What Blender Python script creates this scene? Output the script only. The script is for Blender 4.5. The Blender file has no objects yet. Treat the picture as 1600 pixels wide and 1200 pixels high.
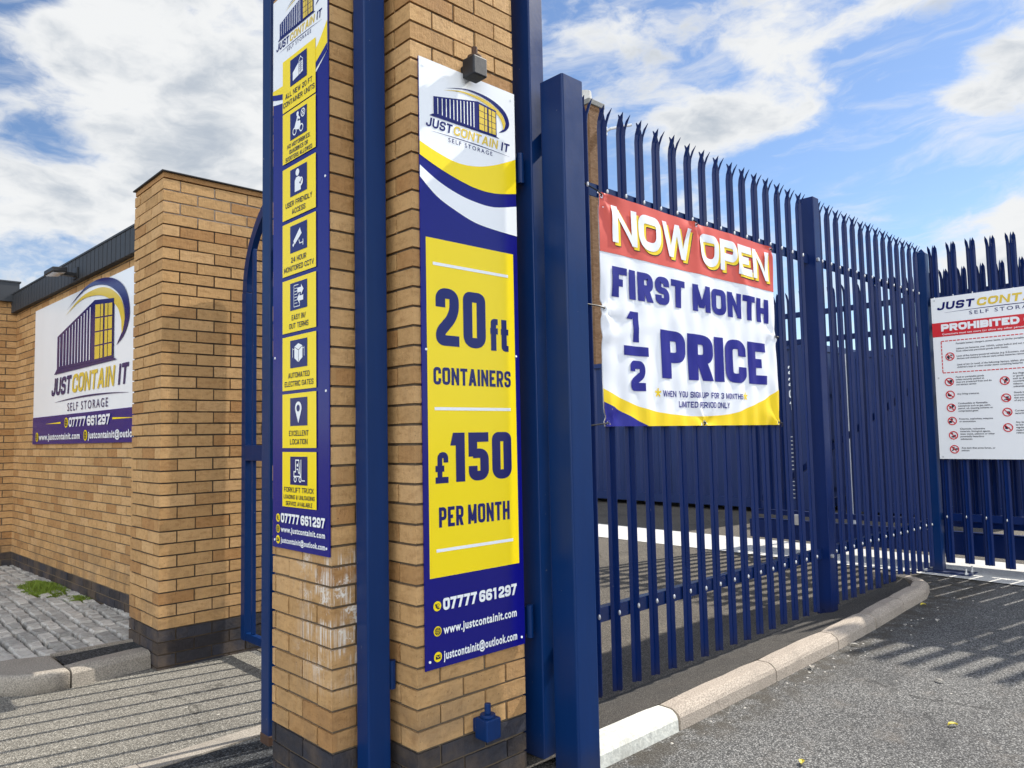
import bpy, bmesh, math, random
from mathutils import Vector, Matrix, noise
from math import radians as rad, sin, cos, pi, sqrt

# ---------------------------------------------------------------- camera, world, sun, exposure
SC = bpy.context.scene
COL = SC.collection
H = 1.40
cam_d = bpy.data.cameras.new('camera')
cam_d.sensor_width = 36.0
cam_d.lens = 1180.0 / 1600.0 * 36.0
cam_d.clip_end = 3000
CAM = bpy.data.objects.new('camera', cam_d)
COL.objects.link(CAM)
CAM.matrix_world = Matrix(((0.72437659, -0.03257305, -0.68863455, 0),
                           (-0.68911579, -0.06311605, -0.72189736, 0),
                           (-0.01994949, 0.99747449, -0.06816639, H),
                           (0, 0, 0, 1)))
SC.camera = CAM

SUN_AZ, SUN_EL = rad(-10.5), rad(43.5)
sdir = Vector((cos(SUN_AZ) * cos(SUN_EL), sin(SUN_AZ) * cos(SUN_EL), sin(SUN_EL)))
sun_d = bpy.data.lights.new('sun', 'SUN')
sun_d.energy = 3.1
sun_d.angle = rad(0.6)
sun_d.color = (1.0, 0.94, 0.84)
SUN = bpy.data.objects.new('sun', sun_d)
COL.objects.link(SUN)
SUN.rotation_euler = sdir.to_track_quat('Z', 'Y').to_euler()

SC.view_settings.view_transform = 'Standard'
SC.view_settings.look = 'None'
SC.view_settings.exposure = 1.22
SC.view_settings.gamma = 1.0

W = bpy.data.worlds.new('World')
SC.world = W
W.use_nodes = True
def build_world():
    nt = W.node_tree; N = nt.nodes; Lk = nt.links
    N.clear()
    out = N.new('ShaderNodeOutputWorld'); bg = N.new('ShaderNodeBackground')
    bg.inputs[1].default_value = 0.12
    Lk.new(bg.outputs[0], out.inputs[0])
    sky = N.new('ShaderNodeTexSky'); sky.sky_type = 'NISHITA'; sky.sun_disc = False
    sky.sun_elevation = SUN_EL; sky.sun_rotation = pi / 2 - SUN_AZ
    sky.air_density = 1.0; sky.dust_density = 0.2; sky.ozone_density = 1.5
    tc = N.new('ShaderNodeTexCoord')
    def math_(op, a, b=None, clamp=False):
        n = N.new('ShaderNodeMath'); n.operation = op; n.use_clamp = clamp
        for i, v in enumerate((a, b)):
            if v is None: continue
            if isinstance(v, (int, float)): n.inputs[i].default_value = v
            else: Lk.new(v, n.inputs[i])
        return n.outputs[0]
    def vmath(op, a, b):
        n = N.new('ShaderNodeVectorMath'); n.operation = op
        for i, v in enumerate((a, b)):
            if isinstance(v, tuple): n.inputs[i].default_value = v
            else: Lk.new(v, n.inputs[i])
        return n
    def noise_(vec, scale, detail, rough, dist=0.0):
        n = N.new('ShaderNodeTexNoise'); n.inputs['Scale'].default_value = scale
        n.inputs['Detail'].default_value = detail; n.inputs['Roughness'].default_value = rough
        n.inputs['Distortion'].default_value = dist
        Lk.new(vec, n.inputs['Vector']); return n
    D = tc.outputs['Generated']
    V = vmath('MULTIPLY', D, (1.0, 1.0, 2.1)).outputs[0]
    warp = noise_(V, 5.0, 4, 0.55)
    wv = vmath('MULTIPLY', vmath('SUBTRACT', warp.outputs['Color'], (0.5, 0.5, 0.5)).outputs[0], (0.16, 0.16, 0.10)).outputs[0]
    V2 = vmath('ADD', V, wv).outputs[0]
    n1 = noise_(V2, 4.2, 11, 0.60, 0.15).outputs['Fac']
    n2 = noise_(V2, 13.0, 8, 0.6).outputs['Fac']
    f = math_('ADD', math_('MULTIPLY', n1, 0.62), math_('MULTIPLY', n2, 0.38))
    blobs = [((0.30, 0.87, 0.40), 0.30, 0.26), ((0.36, 0.87, 0.33), 0.22, 0.12), ((0.20, 0.94, 0.26), 0.20, 0.14),
             ((0.14, 0.875, 0.465), 0.07, -0.22), ((0.19, 0.925, 0.335), 0.075, -0.20), ((0.22, 0.87, 0.43), 0.12, 0.10),
             ((0.69, 0.54, 0.475), 0.15, 0.11), ((0.80, 0.40, 0.46), 0.13, 0.10), ((0.88, 0.22, 0.47), 0.15, 0.10),
             ((0.885, 0.27, 0.400), 0.13, -0.20), ((0.80, 0.45, 0.42), 0.06, -0.12), ((0.74, 0.60, 0.30), 0.12, -0.10),
             ((0.79, 0.475, 0.38), 0.10, 0.12), ((0.85, 0.375, 0.365), 0.08, 0.11), ((0.905, 0.22, 0.362), 0.10, 0.20),
             ((0.86, 0.40, 0.30), 0.15, -0.13), ((0.93, 0.25, 0.285), 0.12, -0.14),
             ((0.955, 0.21, 0.20), 0.15, 0.22), ((0.90, 0.33, 0.25), 0.05, 0.09), ((0.80, 0.55, 0.20), 0.25, 0.03),
             ((-0.72, -0.60, 0.35), 1.1, 0.26)]  # last blob: unseen cloud added behind the camera as fill light
    for c, r, s in blobs:
        d = vmath('MULTIPLY', vmath('SUBTRACT', D, c).outputs[0], (1.0, 1.0, 1.5))
        ln = N.new('ShaderNodeVectorMath'); ln.operation = 'LENGTH'; Lk.new(d.outputs[0], ln.inputs[0])
        mr = N.new('ShaderNodeMapRange'); mr.interpolation_type = 'SMOOTHSTEP'
        mr.inputs['From Min'].default_value = 0; mr.inputs['From Max'].default_value = r
        mr.inputs['To Min'].default_value = s; mr.inputs['To Max'].default_value = 0
        Lk.new(ln.outputs['Value'], mr.inputs['Value'])
        f = math_('ADD', f, mr.outputs[0])
    dens = N.new('ShaderNodeMapRange'); dens.interpolation_type = 'SMOOTHSTEP'
    dens.inputs['From Min'].default_value = 0.50; dens.inputs['From Max'].default_value = 0.66
    Lk.new(f, dens.inputs['Value'])
    # thin streaky veil high up
    rot = N.new('ShaderNodeVectorRotate'); rot.rotation_type = 'EULER_XYZ'; rot.inputs['Rotation'].default_value = (0.25, 0.15, 0.5)
    Lk.new(V2, rot.inputs['Vector'])
    vs = vmath('MULTIPLY', rot.outputs[0], (1.2, 3.2, 6.0)).outputs[0]
    veil = N.new('ShaderNodeMapRange'); veil.interpolation_type = 'SMOOTHSTEP'
    veil.inputs['From Min'].default_value = 0.44; veil.inputs['From Max'].default_value = 0.74; veil.inputs['To Max'].default_value = 0.62
    Lk.new(noise_(vs, 2.6, 10, 0.62, 0.4).outputs['Fac'], veil.inputs['Value'])
    dens_all = math_('MAXIMUM', dens.outputs[0], veil.outputs[0])
    # cloud colour: white tops, grey-blue thick bases; the unseen bank behind the camera is added and brightened to fill the shade
    thick = N.new('ShaderNodeMapRange'); thick.interpolation_type = 'SMOOTHSTEP'
    thick.inputs['From Min'].default_value = 0.70; thick.inputs['From Max'].default_value = 0.97
    Lk.new(math_('ADD', math_('MULTIPLY', f, 0.55), math_('MULTIPLY', noise_(V2, 6.5, 7, 0.55).outputs['Fac'], 0.75)), thick.inputs['Value'])
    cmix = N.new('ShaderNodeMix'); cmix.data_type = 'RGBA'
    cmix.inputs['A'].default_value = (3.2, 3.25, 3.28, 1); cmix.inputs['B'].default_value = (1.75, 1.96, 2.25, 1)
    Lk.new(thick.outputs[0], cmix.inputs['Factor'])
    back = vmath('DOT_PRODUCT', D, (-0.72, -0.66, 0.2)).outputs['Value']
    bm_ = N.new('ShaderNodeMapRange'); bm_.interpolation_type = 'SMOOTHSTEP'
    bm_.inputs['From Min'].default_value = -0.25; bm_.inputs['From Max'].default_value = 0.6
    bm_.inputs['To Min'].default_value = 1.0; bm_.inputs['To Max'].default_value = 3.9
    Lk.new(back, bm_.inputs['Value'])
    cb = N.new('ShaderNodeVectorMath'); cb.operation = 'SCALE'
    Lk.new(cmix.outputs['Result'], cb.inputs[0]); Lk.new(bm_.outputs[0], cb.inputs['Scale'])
    hz = N.new('ShaderNodeVectorMath'); hz.operation = 'MULTIPLY'; hz.inputs[1].default_value = SKY_GAIN
    Lk.new(sky.outputs[0], hz.inputs[0])
    mx = N.new('ShaderNodeMix'); mx.data_type = 'RGBA'
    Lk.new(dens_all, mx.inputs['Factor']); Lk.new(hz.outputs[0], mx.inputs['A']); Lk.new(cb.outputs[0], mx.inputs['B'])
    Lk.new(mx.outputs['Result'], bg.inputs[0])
SKY_GAIN = (0.44, 0.475, 0.53)
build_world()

# ---------------------------------------------------------------- helpers
R = random.Random(7)
def tag(o, label=None, cat=None, group=None, kind=None):
    if label: o['label'] = label
    if cat: o['category'] = cat
    if group: o['group'] = group
    if kind: o['kind'] = kind
    return o
def thing(name, label, cat, loc=(0, 0, 0), group=None, rot=None):
    o = bpy.data.objects.new(name, None); COL.objects.link(o)
    o.empty_display_size = 0.1
    if rot is None: o.location = loc
    else:
        m = rot.to_4x4(); m.translation = Vector(loc); o.matrix_world = m
    return tag(o, label, cat, group)

class MB:
    def __init__(s): s.v = []; s.f = []; s.t = []
    def face(s, pts, tint=None):
        i = len(s.v); s.v += [tuple(p) for p in pts]; s.f.append(tuple(range(i, i + len(pts)))); s.t.append(tint)
    def box(s, x0, x1, y0, y1, z0, z1):
        i = len(s.v)
        s.v += [(x, y, z) for z in (z0, z1) for y in (y0, y1) for x in (x0, x1)]
        for f in ((0, 2, 3, 1), (4, 5, 7, 6), (0, 1, 5, 4), (2, 6, 7, 3), (0, 4, 6, 2), (1, 3, 7, 5)):
            s.f.append(tuple(i + k for k in f)); s.t.append(None)
    def obox(s, o, u, v, w):          # box from corner o and three edge vectors (right handed)
        o, u, v, w = Vector(o), Vector(u), Vector(v), Vector(w)
        i = len(s.v)
        s.v += [tuple(o + u * a + v * b + w * c) for c in (0, 1) for b in (0, 1) for a in (0, 1)]
        for f in ((0, 2, 3, 1), (4, 5, 7, 6), (0, 1, 5, 4), (2, 6, 7, 3), (0, 4, 6, 2), (1, 3, 7, 5)):
            s.f.append(tuple(i + k for k in f)); s.t.append(None)
    def prism(s, pts, z0, z1):        # vertical prism on a ccw outline
        n = len(pts); i = len(s.v)
        s.v += [(p[0], p[1], z0) for p in pts] + [(p[0], p[1], z1) for p in pts]
        s.f.append(tuple(i + k for k in reversed(range(n)))); s.f.append(tuple(i + n + k for k in range(n))); s.t += [None, None]
        for k in range(n):
            s.f.append((i + k, i + (k + 1) % n, i + n + (k + 1) % n, i + n + k)); s.t.append(None)
    def tube(s, path, r, n=10, cap=True):
        path = [Vector(p) for p in path]; base = len(s.v)
        for k, p in enumerate(path):
            d = (path[min(k + 1, len(path) - 1)] - path[max(k - 1, 0)]).normalized()
            a = d.orthogonal().normalized() if k == 0 else (a - d * a.dot(d)).normalized()
            b = d.cross(a); rr = r[k] if isinstance(r, (list, tuple)) else r
            for j in range(n):
                t = 2 * pi * j / n
                s.v.append(tuple(p + a * (rr * cos(t)) + b * (rr * sin(t))))
        for k in range(len(path) - 1):
            for j in range(n):
                q = base + k * n
                s.f.append((q + j, q + (j + 1) % n, q + n + (j + 1) % n, q + n + j)); s.t.append(None)
        if cap:
            s.f.append(tuple(base + j for j in reversed(range(n)))); e = base + (len(path) - 1) * n
            s.f.append(tuple(e + j for j in range(n))); s.t += [None, None]
    def build(s, name, mat, parent=None, local=False, bevel=0, seg=2, smooth=False, weld=False, upright=False):
        off = Vector((0, 0, 0)) if (local or parent is None) else parent.location
        me = bpy.data.meshes.new(name)
        me.from_pydata([(a - off[0], b - off[1], c - off[2]) for a, b, c in s.v], [], s.f)
        if any(t is not None for t in s.t):
            ca = me.color_attributes.new('tint', 'FLOAT_COLOR', 'CORNER')
            k = 0
            for f, t in zip(s.f, s.t):
                t = 0.5 if t is None else t
                for _ in f: ca.data[k].color = (t, t, t, 1); k += 1
        if bevel or weld:
            b = bmesh.new(); b.from_mesh(me)
            if weld: bmesh.ops.remove_doubles(b, verts=b.verts, dist=1e-5)
            if bevel: bmesh.ops.bevel(b, geom=[e for e in b.edges if len(e.link_faces) == 2 and e.calc_face_angle(0) > 0.5 and (not upright or abs(e.verts[0].co.z - e.verts[1].co.z) > .2)], offset=bevel, segments=seg, affect='EDGES', profile=0.5)
            bmesh.ops.recalc_face_normals(b, faces=b.faces)
            b.to_mesh(me); b.free()
        me.materials.append(mat)
        if smooth:
            for p in me.polygons: p.use_smooth = True
        o = bpy.data.objects.new(name, me); COL.objects.link(o)
        if parent: o.parent = parent
        return o

def copy_child(o, parent, loc=None):
    c = o.copy(); COL.objects.link(c); c.parent = parent
    if loc is not None: c.location = loc
    return c

# ---------------------------------------------------------------- materials
class NT:
    def __init__(s, name):
        s.m = bpy.data.materials.new(name); s.m.use_nodes = True
        s.n = s.m.node_tree.nodes; s.l = s.m.node_tree.links
        s.b = s.n['Principled BSDF']
    def node(s, t, **k):
        n = s.n.new(t)
        for a, v in k.items(): setattr(n, a, v)
        return n
    def put(s, sock, v):
        if isinstance(v, bpy.types.NodeSocket): s.l.new(v, sock)
        else: sock.default_value = v
    def coord(s, kind='Object', scale=(1, 1, 1)):
        tc = s.node('ShaderNodeTexCoord'); mp = s.node('ShaderNodeMapping'); mp.inputs['Scale'].default_value = scale
        s.l.new(tc.outputs[kind], mp.inputs[0]); return mp.outputs[0]
    def pos(s):
        return s.node('ShaderNodeNewGeometry').outputs['Position']
    def vscale(s, v, sc):
        mp = s.node('ShaderNodeMapping'); mp.inputs['Scale'].default_value = sc; s.l.new(v, mp.inputs[0]); return mp.outputs[0]
    def noise(s, vec, scale, detail=4, rough=0.5):
        n = s.node('ShaderNodeTexNoise'); s.put(n.inputs['Scale'], scale); s.put(n.inputs['Detail'], detail); s.put(n.inputs['Roughness'], rough)
        s.l.new(vec, n.inputs['Vector']); return n.outputs['Fac']
    def voro(s, vec, scale, out='Distance', feature='F1'):
        n = s.node('ShaderNodeTexVoronoi', feature=feature); s.put(n.inputs['Scale'], scale); s.l.new(vec, n.inputs['Vector']); return n.outputs[out]
    def ramp(s, fac, stops):
        r = s.node('ShaderNodeValToRGB'); e = r.color_ramp.elements
        while len(e) < len(stops): e.new(0.5)
        for q, (p, c) in zip(e, stops):
            q.position = p; q.color = tuple(c) + (1,) if isinstance(c, (tuple, list)) else (c, c, c, 1)
        s.put(r.inputs[0], fac); return r.outputs[0]
    def mix(s, a, b, f, mode='MIX'):
        n = s.node('ShaderNodeMix', data_type='RGBA', blend_type=mode)
        s.put(n.inputs['Factor'], f)
        for q, v in (('A', a), ('B', b)):
            s.put(n.inputs[q], v if isinstance(v, bpy.types.NodeSocket) else tuple(v) + (1,))
        return n.outputs['Result']
    def math(s, op, a, b=0.0, clamp=False):
        n = s.node('ShaderNodeMath', operation=op, use_clamp=clamp); s.put(n.inputs[0], a); s.put(n.inputs[1], b); return n.outputs[0]
    def rng(s, v, a, b, c=0.0, d=1.0):
        n = s.node('ShaderNodeMapRange', interpolation_type='SMOOTHSTEP')
        for q, x in zip(('Value', 'From Min', 'From Max', 'To Min', 'To Max'), (v, a, b, c, d)): s.put(n.inputs[q], x)
        return n.outputs[0]
    def sep(s, v):
        n = s.node('ShaderNodeSeparateXYZ'); s.l.new(v, n.inputs[0]); return n.outputs
    def attr(s, name):
        n = s.node('ShaderNodeAttribute', attribute_name=name); return n.outputs['Fac']
    def bump(s, h, strength=0.3, dist=0.01):
        n = s.node('ShaderNodeBump'); s.put(n.inputs['Strength'], strength); s.put(n.inputs['Distance'], dist); s.put(n.inputs['Height'], h)
        s.l.new(n.outputs[0], s.b.inputs['Normal'])
    def col(s, v): s.put(s.b.inputs['Base Color'], v if isinstance(v, bpy.types.NodeSocket) else tuple(v) + (1,))
    def rough(s, v): s.put(s.b.inputs['Roughness'], v)
    def metal(s, v): s.put(s.b.inputs['Metallic'], v)
    def spec(s, v): s.put(s.b.inputs['Specular IOR Level'], v)

def plain(name, c, rough=0.5, var=0.12, scale=6.0, bump=0.0, metal=0.0, spec=0.5, rvar=0.08):
    t = NT(name); p = t.coord()
    n = t.noise(p, scale, 5, 0.6)
    t.col(t.mix(tuple(x * (1 - var) for x in c), tuple(min(1, x * (1 + var)) for x in c), n))
    t.rough(t.rng(n, 0.2, 0.8, max(0.02, rough - rvar), rough + rvar)); t.metal(metal); t.spec(spec)
    if bump: t.bump(t.noise(p, scale * 8, 4, 0.6), bump, 0.004)
    return t.m

def paint(name, c, rough=0.33, spec=0.26):
    t = NT(name); p = t.pos()
    streak = t.noise(t.vscale(p, (9, 9, 0.7)), 3.0, 5, 0.6)
    cloud = t.noise(p, 2.2, 4, 0.6)
    base = t.mix(tuple(x * 0.82 for x in c), tuple(x * 1.2 for x in c), streak)
    dust = t.math('MULTIPLY', t.rng(t.noise(t.vscale(p, (30, 30, 3)), 2.0, 6, 0.65), 0.56, 0.82), t.rng(cloud, 0.35, 0.7, 0.0, 0.10))
    base = t.mix(base, (0.12, 0.14, 0.17), dust)
    chip = t.rng(t.noise(p, 46.0, 2, 0.5), 0.765, 0.80)
    base = t.mix(base, (0.28, 0.27, 0.26), t.math('MULTIPLY', chip, 0.5))
    scuff = t.math('MULTIPLY', t.rng(t.noise(t.vscale(p, (14, 14, 40)), 3.0, 5, 0.7), 0.66, 0.74), t.rng(t.noise(p, 1.7, 3, 0.5), 0.5, 0.65, 0, 0.45))
    base = t.mix(base, (0.10, 0.13, 0.20), scuff)
    foot = t.rng(t.sep(p)[2], 0.02, 0.16, 0.65, 0.0)
    base = t.mix(base, (0.035, 0.028, 0.022), t.math('MULTIPLY', foot, t.noise(p, 16, 4, 0.6)))
    t.col(base); t.rough(t.rng(cloud, 0.25, 0.75, rough - 0.07, rough + 0.14)); t.spec(spec)
    t.bump(t.noise(p, 55, 3, 0.55), 0.06, 0.004)
    return t.m

BLUE = (0.0010, 0.021, 0.100)
M = {}
M['blue'] = paint('navy_gloss_paint', BLUE, 0.36)
M['pale'] = paint('navy_fence_paint', (0.0007, 0.013, 0.086), 0.34)
M['rail'] = paint('navy_rail_paint', (0.0010, 0.014, 0.085), 0.28, 0.7)
M['galv'] = plain('galvanised_steel', (0.62, 0.63, 0.64), 0.4, metal=0.7, scale=30)
M['white'] = plain('sign_white', (0.84, 0.86, 0.88), 0.22, 0.02, 3, spec=0.45, rvar=0.03)
M['navy'] = plain('sign_navy', (0.003, 0.003, 0.17), 0.22, 0.05, 3, spec=0.45, rvar=0.03)
M['ink'] = plain('sign_ink', (0.006, 0.008, 0.12), 0.22, 0.05, 3, spec=0.45, rvar=0.03)
M['dark'] = plain('sign_black_ink', (0.012, 0.012, 0.03), 0.32, 0.05, 3)
M['yellow'] = plain('sign_yellow', (0.92, 0.70, 0.008), 0.22, 0.03, 3, spec=0.45, rvar=0.03)
M['gold'] = plain('sign_gold', (0.72, 0.52, 0.06), 0.22, 0.03, 3)
M['red'] = plain('sign_red', (0.62, 0.02, 0.03), 0.32, 0.03, 3)
M['b_white'] = plain('banner_white', (0.82, 0.84, 0.88), 0.45, 0.03, 3, spec=0.45, rvar=0.03)
M['b_red'] = plain('banner_red', (0.66, 0.095, 0.062), 0.42, 0.05, 3, spec=0.45, rvar=0.03)
M['b_navy'] = plain('banner_navy', (0.006, 0.006, 0.21), 0.42, 0.05, 3, spec=0.45, rvar=0.03)
M['b_yellow'] = plain('banner_yellow', (0.90, 0.64, 0.01), 0.42, 0.04, 3, spec=0.45, rvar=0.03)
M['black'] = plain('black_plastic', (0.012, 0.012, 0.013), 0.5)
M['rust'] = plain('rusty_iron', (0.07, 0.035, 0.02), 0.8, 0.4, 30, 0.4)
M['capblack'] = plain('black_flashing', (0.02, 0.02, 0.022), 0.6, 0.3, 12)
M['slate'] = plain('dark_cladding', (0.030, 0.034, 0.040), 0.62, 0.35, 4, 0.1)
M['blackpaint'] = plain('weathered_black_paint', (0.006, 0.008, 0.013), 0.55, 0.5, 40, 0.12)
M['leaf'] = plain('yellow_leaf', (0.55, 0.45, 0.05), 0.6, 0.2, 60)
M['chip'] = plain('pale_stone_chip', (0.46, 0.43, 0.38), 0.8, 0.2, 60, 0.3)
M['glass'] = plain('lamp_glass', (0.35, 0.38, 0.42), 0.12, 0.05)
M['whitepost'] = plain('white_enamel', (0.72, 0.74, 0.76), 0.4, 0.06)

def brick_mat(name, c, stain=None, grime=0.25):
    t = NT(name); p = t.pos()
    tint = t.attr('tint')
    base = t.ramp(tint, [(0.0, tuple(x * f for x, f in zip(c, (0.80, 0.71, 0.64)))), (0.30, tuple(x * 0.92 for x in c)),
                         (0.7, tuple(min(1, x * 1.07) for x in c)), (1.0, tuple(min(1, x * f) for x, f in zip(c, (1.14, 1.18, 1.28))))])
    n = t.noise(t.vscale(p, (1, 1, 2.2)), 22, 6, 0.65)
    base = t.mix(base, t.mix(base, (0.55, 0.48, 0.40), 1.0, 'MULTIPLY'), t.rng(n, 0.42, 0.75, 0.0, 0.55))
    drag = t.noise(t.vscale(p, (30, 30, 6)), 4, 3, 0.6)
    base = t.mix(base, t.mix(base, (1.18, 1.16, 1.1), 1.0, 'MULTIPLY'), t.rng(drag, 0.5, 0.75, 0, 0.6))
    speck = t.rng(t.noise(p, 130, 2, 0.5), 0.68, 0.75)
    base = t.mix(base, (0.05, 0.035, 0.025), t.math('MULTIPLY', speck, 0.75))
    wash = t.rng(t.noise(t.vscale(p, (3, 3, 0.8)), 2.2, 6, 0.6), 0.5, 0.8, 0, grime)
    base = t.mix(base, (0.10, 0.07, 0.05), wash)
    gz = t.math('MULTIPLY', t.rng(t.sep(p)[2], 0.2, 0.75, 0.55, 0.0), t.rng(t.noise(p, 5, 6, 0.65), 0.38, 0.7))
    base = t.mix(base, (0.14, 0.10, 0.065), gz)
    edge = t.rng(t.noise(t.vscale(p, (1, 1, 1.4)), 8.5, 6, 0.7), 0.58, 0.72, 0, 0.45)
    base = t.mix(base, t.mix(base, (0.72, 0.60, 0.50), 1, 'MULTIPLY'), edge)
    if stain:
        xyz = t.sep(p); a, b = stain['u'], stain['z']
        ax = xyz[stain.get('axis', 1)]
        mu = t.math('MULTIPLY', t.rng(ax, a[0], a[1]), t.rng(ax, a[2], a[3], 1, 0))
        mz = t.math('MULTIPLY', t.rng(xyz[2], b[0], b[1]), t.rng(xyz[2], b[2], b[3], 1, 0))
        st = t.noise(t.vscale(p, (60, 60, 2.5)), 1.6, 5, 0.65)
        bl = t.noise(t.vscale(p, (6, 6, 7)), 1.6, 4, 0.6)
        m = t.math('MULTIPLY', t.math('MULTIPLY', mu, mz), t.math('MAXIMUM', t.math('MULTIPLY', t.rng(st, 0.44, 0.62, 0, .8), t.rng(bl, 0.40, 0.56)), t.math('MULTIPLY', t.rng(t.noise(p, 10, 7, 0.72), 0.54, 0.62), t.rng(t.noise(p, 90, 3, 0.6), 0.35, 0.55))), clamp=True)
        m2 = t.math('MULTIPLY', m, 1.0, True)
        base = t.mix(base, (0.72, 0.68, 0.62), m2)
    t.col(base); t.rough(0.85); t.spec(0.25)
    hgt = t.math('ADD', t.noise(p, 60, 5, 0.7), t.math('MULTIPLY', drag, 0.5))
    t.bump(hgt, 0.55, 0.008)
    return t.m
BUFF = (0.485, 0.292, 0.126)
M['buff'] = brick_mat('buff_brick', BUFF)
M['buff_stain'] = brick_mat('buff_brick_stained', BUFF, {'u': (2.50, 2.53, 2.62, 2.86), 'z': (0.40, 0.62, 0.93, 1.0)})
M['bluebrick'] = brick_mat('blue_brick', (0.034, 0.034, 0.042), None, 0.1)
M['brown'] = brick_mat('brown_brick', (0.20, 0.115, 0.06))
def mortar_mat(name, c, light_above=None, lightc=(0.42, 0.38, 0.33)):
    t = NT(name); p = t.pos(); n = t.noise(p, 30, 6, 0.7)
    base = t.mix(tuple(x * 0.6 for x in c), tuple(x * 1.3 for x in c), n)
    if light_above is not None:
        base = t.mix(base, lightc, t.rng(t.math('ADD', t.sep(p)[2], t.math('MULTIPLY', t.noise(p, 3, 3), 0.3)), light_above, light_above + 0.05))
    t.col(base); t.rough(0.95); t.spec(0.1); t.bump(t.noise(p, 90, 5, 0.7), 0.6, 0.006)
    return t.m
M['mortar'] = mortar_mat('raked_mortar', (0.15, 0.115, 0.08))
M['mortar_top'] = mortar_mat('patched_mortar', (0.10, 0.075, 0.055), 2.98)
M['mortar_grey'] = mortar_mat('grey_mortar', (0.22, 0.21, 0.19))

def asphalt(name, dark, light, scale=120, fleck=0.5, patch=0.4, warm=(0.16, 0.14, 0.12), curb=False):
    t = NT(name); p = t.pos()
    nb = t.node('ShaderNodeTexVoronoi'); t.put(nb.inputs['Scale'], scale); t.l.new(p, nb.inputs['Vector'])
    rnd = t.sep(nb.outputs['Color'])[0]
    base = t.ramp(rnd, [(0.0, dark), (0.45, tuple(a * 0.5 + b * 0.5 for a, b in zip(dark, light))), (0.8, light), (1.0, tuple(min(1, x * 1.5) for x in light))])
    gap = t.rng(nb.outputs['Distance'], 0.25, 0.75, 0.0, 0.8)
    base = t.mix(base, tuple(x * 0.35 for x in dark), gap)
    big = t.noise(p, 0.9, 6, 0.6)
    base = t.mix(base, t.mix(base, (0.62, 0.62, 0.64), 1, 'MULTIPLY'), t.rng(big, 0.42, 0.7, 0, patch * 1.4))
    base = t.mix(base, warm, t.rng(t.noise(p, 4.5, 6, 0.65), 0.50, 0.8, 0, patch))
    oil = t.math('MULTIPLY', t.rng(t.noise(p, 1.9, 3, 0.5), 0.60, 0.72), t.rng(t.noise(p, 11, 5, 0.65), 0.40, 0.62, 0, patch))
    base = t.mix(base, tuple(x * 0.55 for x in dark), oil)
    crk = t.voro(t.vscale(p, (1, 1, 1)), 0.55, 'Distance', 'DISTANCE_TO_EDGE')
    crk = t.math('ADD', crk, t.math('MULTIPLY', t.math('SUBTRACT', t.noise(p, 6, 5, 0.7), 0.5), 0.10))
    base = t.mix(base, tuple(x * 0.3 for x in dark), t.math('MULTIPLY', t.rng(t.math('ABSOLUTE', crk), 0.0, 0.006, 0.8, 0.0), t.rng(t.noise(p, 0.8, 2, 0.5), 0.48, 0.56)))
    if curb:
        q = t.sep(p); band = t.math('MULTIPLY', t.rng(q[1], 1.80, 2.10), t.rng(q[0], 2.3, 2.6))
        base = t.mix(base, (0.055, 0.048, 0.038), t.math('MULTIPLY', band, t.rng(t.noise(p, 9, 6, 0.65), 0.35, 0.6, 0, 0.85)))
    fine = t.noise(p, 300, 2, 0.5)
    base = t.mix(base, tuple(min(1, x * 2.0) for x in light), t.math('MULTIPLY', t.rng(fine, 0.62, 0.72), fleck))
    t.col(base); t.rough(0.9); t.spec(0.25)
    hh = t.math('SUBTRACT', 1.0, nb.outputs['Distance'])
    t.bump(t.math('ADD', hh, t.math('MULTIPLY', fine, 0.4)), 0.75, 0.006)
    return t.m
M['asphalt'] = asphalt('coarse_asphalt', (0.078, 0.079, 0.079), (0.275, 0.27, 0.258), 135, 0.40, 0.55, curb=True)
M['footway'] = asphalt('beige_footway', (0.16, 0.15, 0.128), (0.36, 0.34, 0.295), 150, 0.35, 0.35, (0.22, 0.2, 0.17))
M['tarmac'] = asphalt('fine_dark_tarmac', (0.062, 0.057, 0.051), (0.15, 0.138, 0.122), 220, 0.25, 0.45, (0.10, 0.085, 0.07))
M['newtar'] = asphalt('black_tarmac', (0.022, 0.024, 0.027), (0.09, 0.095, 0.10), 120, 0.3, 0.1)
M['yard'] = asphalt('yard_asphalt', (0.10, 0.088, 0.072), (0.225, 0.20, 0.165), 160, 0.3, 0.5, (0.20, 0.17, 0.13))
def stone(name, c, scale=140, var=0.35, bump=0.5, warm=None):
    t = NT(name); p = t.pos()
    n = t.noise(p, scale, 3, 0.6); g = t.noise(p, 3.5, 6, 0.65)
    base = t.mix(tuple(x * (1 - var) for x in c), tuple(min(1, x * (1 + var)) for x in c), t.rng(n, 0.3, 0.7))
    base = t.mix(base, warm or tuple(x * 0.6 for x in c), t.rng(g, 0.45, 0.8, 0, 0.6))
    sp = t.rng(t.noise(p, 260, 2, 0.5), 0.64, 0.72)
    base = t.mix(base, tuple(x * 0.3 for x in c), t.math('MULTIPLY', sp, 0.6))
    t.col(base); t.rough(0.88); t.spec(0.25); t.bump(t.math('ADD', n, t.math('MULTIPLY', t.noise(p, 14, 5, 0.6), 0.8)), bump, 0.006)
    return t.m
M['kerb'] = stone('pink_granite_kerb', (0.36, 0.308, 0.255))
M['kerbwhite'] = stone('white_kerb_paint', (0.60, 0.60, 0.54), 40, 0.16, 0.5, (0.30, 0.285, 0.24))
M['kerbgrey'] = stone('weathered_kerb', (0.30, 0.27, 0.23))
M['concrete'] = stone('pale_concrete', (0.56, 0.55, 0.52), 60, 0.14, 0.25, (0.42, 0.41, 0.38))
M['coping'] = stone('grey_coping', (0.22, 0.22, 0.21), 40, 0.2)
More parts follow.
